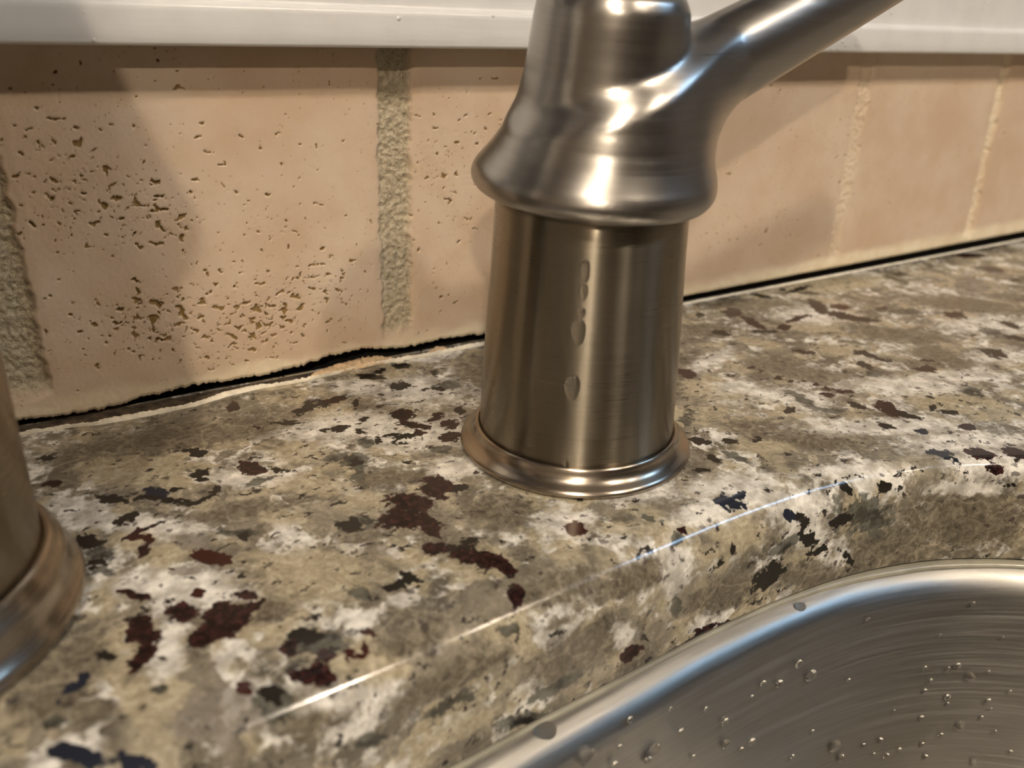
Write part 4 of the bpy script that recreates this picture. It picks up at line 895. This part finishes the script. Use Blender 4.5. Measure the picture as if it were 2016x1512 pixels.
def faucet_spout():
    e = empty('faucet_spout', (-0.037, 0.151, 0))
    tag(e, 'thick brushed nickel faucet spout column on a stepped base ring, left of the lever handle', 'faucet')
    fl = [(28, .4), (35, .3), (36, .8), (36.3, 1.6), (36.2, 2.6), (35.6, 3.4), (34.9, 4.2), (34.3, 5.6), (34.1, 7.2), (33.9, 8.3), (33.2, 9.4), (32.4, 10.4), (32.2, 11.2), (31.6, 11.8), (30.8, 11.8), (30.2, 11.0), (29.5, 9)]
    lathe('base_ring', fl, M['nickel_ring'], e, 160)
    body = [(0, 6), (30.4, 6), (30.5, 11), (30.6, 20), (31, 50), (31, 86), (30.6, 90), (29, 91.5), (0, 91.6)]
    lathe('spout_body', body, M['nickel_cyl'], e, 160)
    # flared hub turning into the gooseneck
    cen = [(0, 0, 90)]; rad = [32]
    for z, r in ((92, 35.5), (96, 37), (100, 36.6), (105, 34.5), (112, 31.5), (122, 28), (135, 24.8), (150, 22), (168, 19), (190, 16.5), (215, 15), (240, 14)):
        cen.append((-0.00*(z-90), -0.0*(z-90), z)); rad.append(r)
    for a in np.linspace(0, np.pi*0.88, 26)[1:]:
        cen.append((-30*(1-math.cos(a)), -78*(1-math.cos(a)), 240+88*math.sin(a))); rad.append(14)
    cen += [(cen[-1][0]-3, cen[-1][1]-5, cen[-1][2]-18), (cen[-1][0]-5, cen[-1][1]-9, cen[-1][2]-36)]; rad += [15.5, 16.0]
    cen, rad = np.array(cen, float), np.array(rad, float); T = np.gradient(cen, axis=0); T /= np.linalg.norm(T, axis=1)[:, None]
    u = np.cross(T, np.array([0.93, -0.36, 0.0])); u /= np.linalg.norm(u, axis=1)[:, None]; v = np.cross(T, u)
    th = np.linspace(0, 2*np.pi, 96, endpoint=False)
    R = cen[:, None]+rad[:, None, None]*(np.cos(th)[None, :, None]*u[:, None]+np.sin(th)[None, :, None]*v[:, None])
    R = np.concatenate([np.repeat(cen[:1, None], 96, 1), R, np.repeat(cen[-1:, None], 96, 1)])
    g = mesh_obj('gooseneck', R.reshape(-1, 3)*MM, grid_faces(R.shape[0], 96, True), M['nickel']); g.parent = e
    return e

# ------------------------------------------------------------------ caulk, mortar and grime in the gap behind the counter
def strip(name, x0, x1, yf0, yf1, hf, mat, label=None, rag=0.25, dx=0.3, z0=0.02, seed=0., cat='caulk', taper=2.0):
    xs = np.arange(x0, x1, dx); k = 9; t = np.linspace(0, 1, k)
    a = yf0(xs)+rag*0.35*fbm(xs*0.5, seed, 1., 4); b = yf1(xs)+rag*fbm(xs*0.45, seed, 7., 4); b = np.maximum(b, a+0.12)
    end = sst(0, taper, xs-x0)*sst(0, taper, x1-xs)
    mid = (a+b)/2; a = mid+(a-mid)*end; b = mid+(b-mid)*end
    X = np.repeat(xs[:, None], k, 1); Y = a[:, None]+(b-a)[:, None]*t
    prof = np.sin(np.pi*t)**0.6
    Z = z0+hf(xs)[:, None]*prof*(1+0.35*fbm(X*0.9, Y*0.9, seed, 3))*end[:, None]
    Z[:, 0] = Z[:, -1] = z0
    V = np.stack([X, Y, Z], -1).reshape(-1, 3); org = V.mean(0)*np.array([1, 1, 0])
    o = mesh_obj(name, V*MM, grid_faces(len(xs), k), mat, origin=tuple(org*MM))
    return tag(o, label, cat)
I = lambda xp, fp: (lambda x: np.interp(x, xp, fp))
wl_x = [-8, 2.4, 9.3, 21.4, 33, 42.2, 51, 60.8, 70, 80.6, 93.9, 106, 115.7, 125.7]; wl_y = [217.3, 216.2, 214.4, 214.0, 214.6, 216.9, 217.9, 217.2, 217.6, 218.6, 219.3, 218.6, 218.9, 218.6]
def caulks():
    bw = I([-60, 8.5, 9.5, 24, 30, 36, 40, 50, 55, 60, 95, 112, 118, 129], [0.4, 0.3, 2.4, 2.0, 1.1, 1.6, 2.6, 2.2, 0.6, 0.5, 0.5, 1.0, 1.7, 2.1])
    f0 = I([-60]+wl_x, [217.6]+wl_y)
    strip('caulk_line', -60, 131, f0, lambda x: f0(x)+bw(x), I([0, 1], [1.0, 1.0]), M['caulk'], 'ragged cream caulk line along the counter back edge, left of the lever handle', 0.35, seed=2.)
    strip('caulk_line', 131, 620, I([131, 222.8, 464], [219.6, 221.4, 223.0]), I([131, 222.8, 464], [221.6, 222.9, 223.95]), I([0, 1], [0.5, 0.5]), M['caulk'], 'thin even cream caulk line along the counter back edge, right of the lever handle', 0.10, dx=0.6, seed=3.)
    strip('adhesive_residue', -60, 131, lambda x: f0(x)+bw(x)-0.2, I([0, 1], [222.6, 222.6]), I([-60, 30, 60, 130], [0.25, 0.25, 0.3, 0.4]), M['grime'], 'dark grimy adhesive residue in the open gap behind the caulk line', 0.3, seed=4., cat='residue')
    strip('mortar_lump', 66, 95, I([66, 70, 78, 89, 95], [218.4, 217.9, 218.2, 218.8, 219.8]), I([66, 71.3, 76, 81.8, 85.7, 90, 92, 95], [219.6, 221.6, 222.8, 223.6, 223.8, 223.4, 221.0, 220.2]), I([66, 75, 86, 95], [1.0, 1.6, 1.9, 0.8]), M['mortar'], 'larger sandy beige lump of broken mortar in the gap under the tiles', 0.5, dx=0.25, z0=0.25, seed=5., cat='mortar')
    strip('mortar_lump', 105, 114, I([105, 114], [219.4, 219.9]), I([105, 110, 114], [220.6, 222.3, 220.6]), I([105, 110, 114], [0.8, 1.4, 0.6]), M['mortar'], 'smaller beige crumb of mortar in the gap, closer to the lever handle', 0.4, dx=0.2, z0=0.25, seed=6., cat='mortar')

# ------------------------------------------------------------------ water
def blob_mesh(name, seed, seg=20, rings=10, flat=0.42, elong=1.0):
    rr = random.Random(seed); V = []; ph = [rr.uniform(0, 6.28) for _ in range(3)]
    for i in range(rings+1):
        a = math.pi*i/rings
        for j in range(seg):
            b = 2*math.pi*j/seg; w = 1+0.10*math.cos(2*b+ph[0])+0.06*math.cos(3*b+ph[1])
            V.append((math.sin(a)*math.cos(b)*w, math.sin(a)*math.sin(b)*w*elong, math.cos(a)*flat))
    F = []
    for i in range(rings):
        for j in range(seg):
            F.append((i*seg+j, (i+1)*seg+j, (i+1)*seg+(j+1) % seg, i*seg+(j+1) % seg))
    me = bpy.data.meshes.new(name); me.from_pydata(V, [], F); me.update(); me.polygons.foreach_set('use_smooth', [True]*len(F)); me.materials.append(M['water'])
    return me
def droplet(me, p, n, r, label, group=None, roll=0.0):
    o = bpy.data.objects.new('water_droplet', me); C.objects.link(o)
    q = Vector(n).normalized().to_track_quat('Z', 'Y'); o.rotation_mode = 'QUATERNION'; o.rotation_quaternion = q @ Matrix.Rotation(roll, 3, 'Z').to_quaternion()
    o.scale = (r*MM,)*3; o.location = Vector(p)*MM
    return tag(o, label, 'water droplet', group)
def water():
    mes = [blob_mesh('droplet', s, elong=e) for s, e in ((1, 1.0), (2, 1.25), (3, 0.85))]
    for i, (x, y, z, r, nx, ny) in enumerate(DROPS):
        droplet(mes[i % 3], (x+nx*0.1, y+ny*0.1, z), (nx, ny, 0.05), r*1.2, 'small clear water droplet on the brushed steel wall of the sink', 'water droplets on the sink wall', i*0.9)
    hm = [blob_mesh('bead', s, flat=0.30, elong=e) for s, e in ((11, 1.9), (12, 1.5), (13, 1.2))]
    for (zz, th, r, me, lab) in HDROPS:
        a = math.radians(th); R = 22.5+(61-zz)*0.04
        droplet(hm[me], (114.2+R*math.cos(a), 150.2+R*math.sin(a), zz), (math.cos(a), math.sin(a), 0.0), r, lab, 'water drops on the valve body', 0.0)
    big = blob_mesh('edge_bead', 21, flat=0.8, elong=0.8)
    droplet(big, (149.2, 98.9, -31.8), (-0.1, -0.9, 0.3), 1.7, 'clear water droplet clinging to the granite edge near the sink corner', 'droplets under the granite edge')
    droplet(big, (72.3, 97.6, -31.3), (-0.05, -0.9, 0.4), 2.4, 'large clear water drop at the granite underside, lowest in the picture', 'droplets under the granite edge')

countertop(); sink(); faucet_handle(); faucet_spout(); caulks(); water()
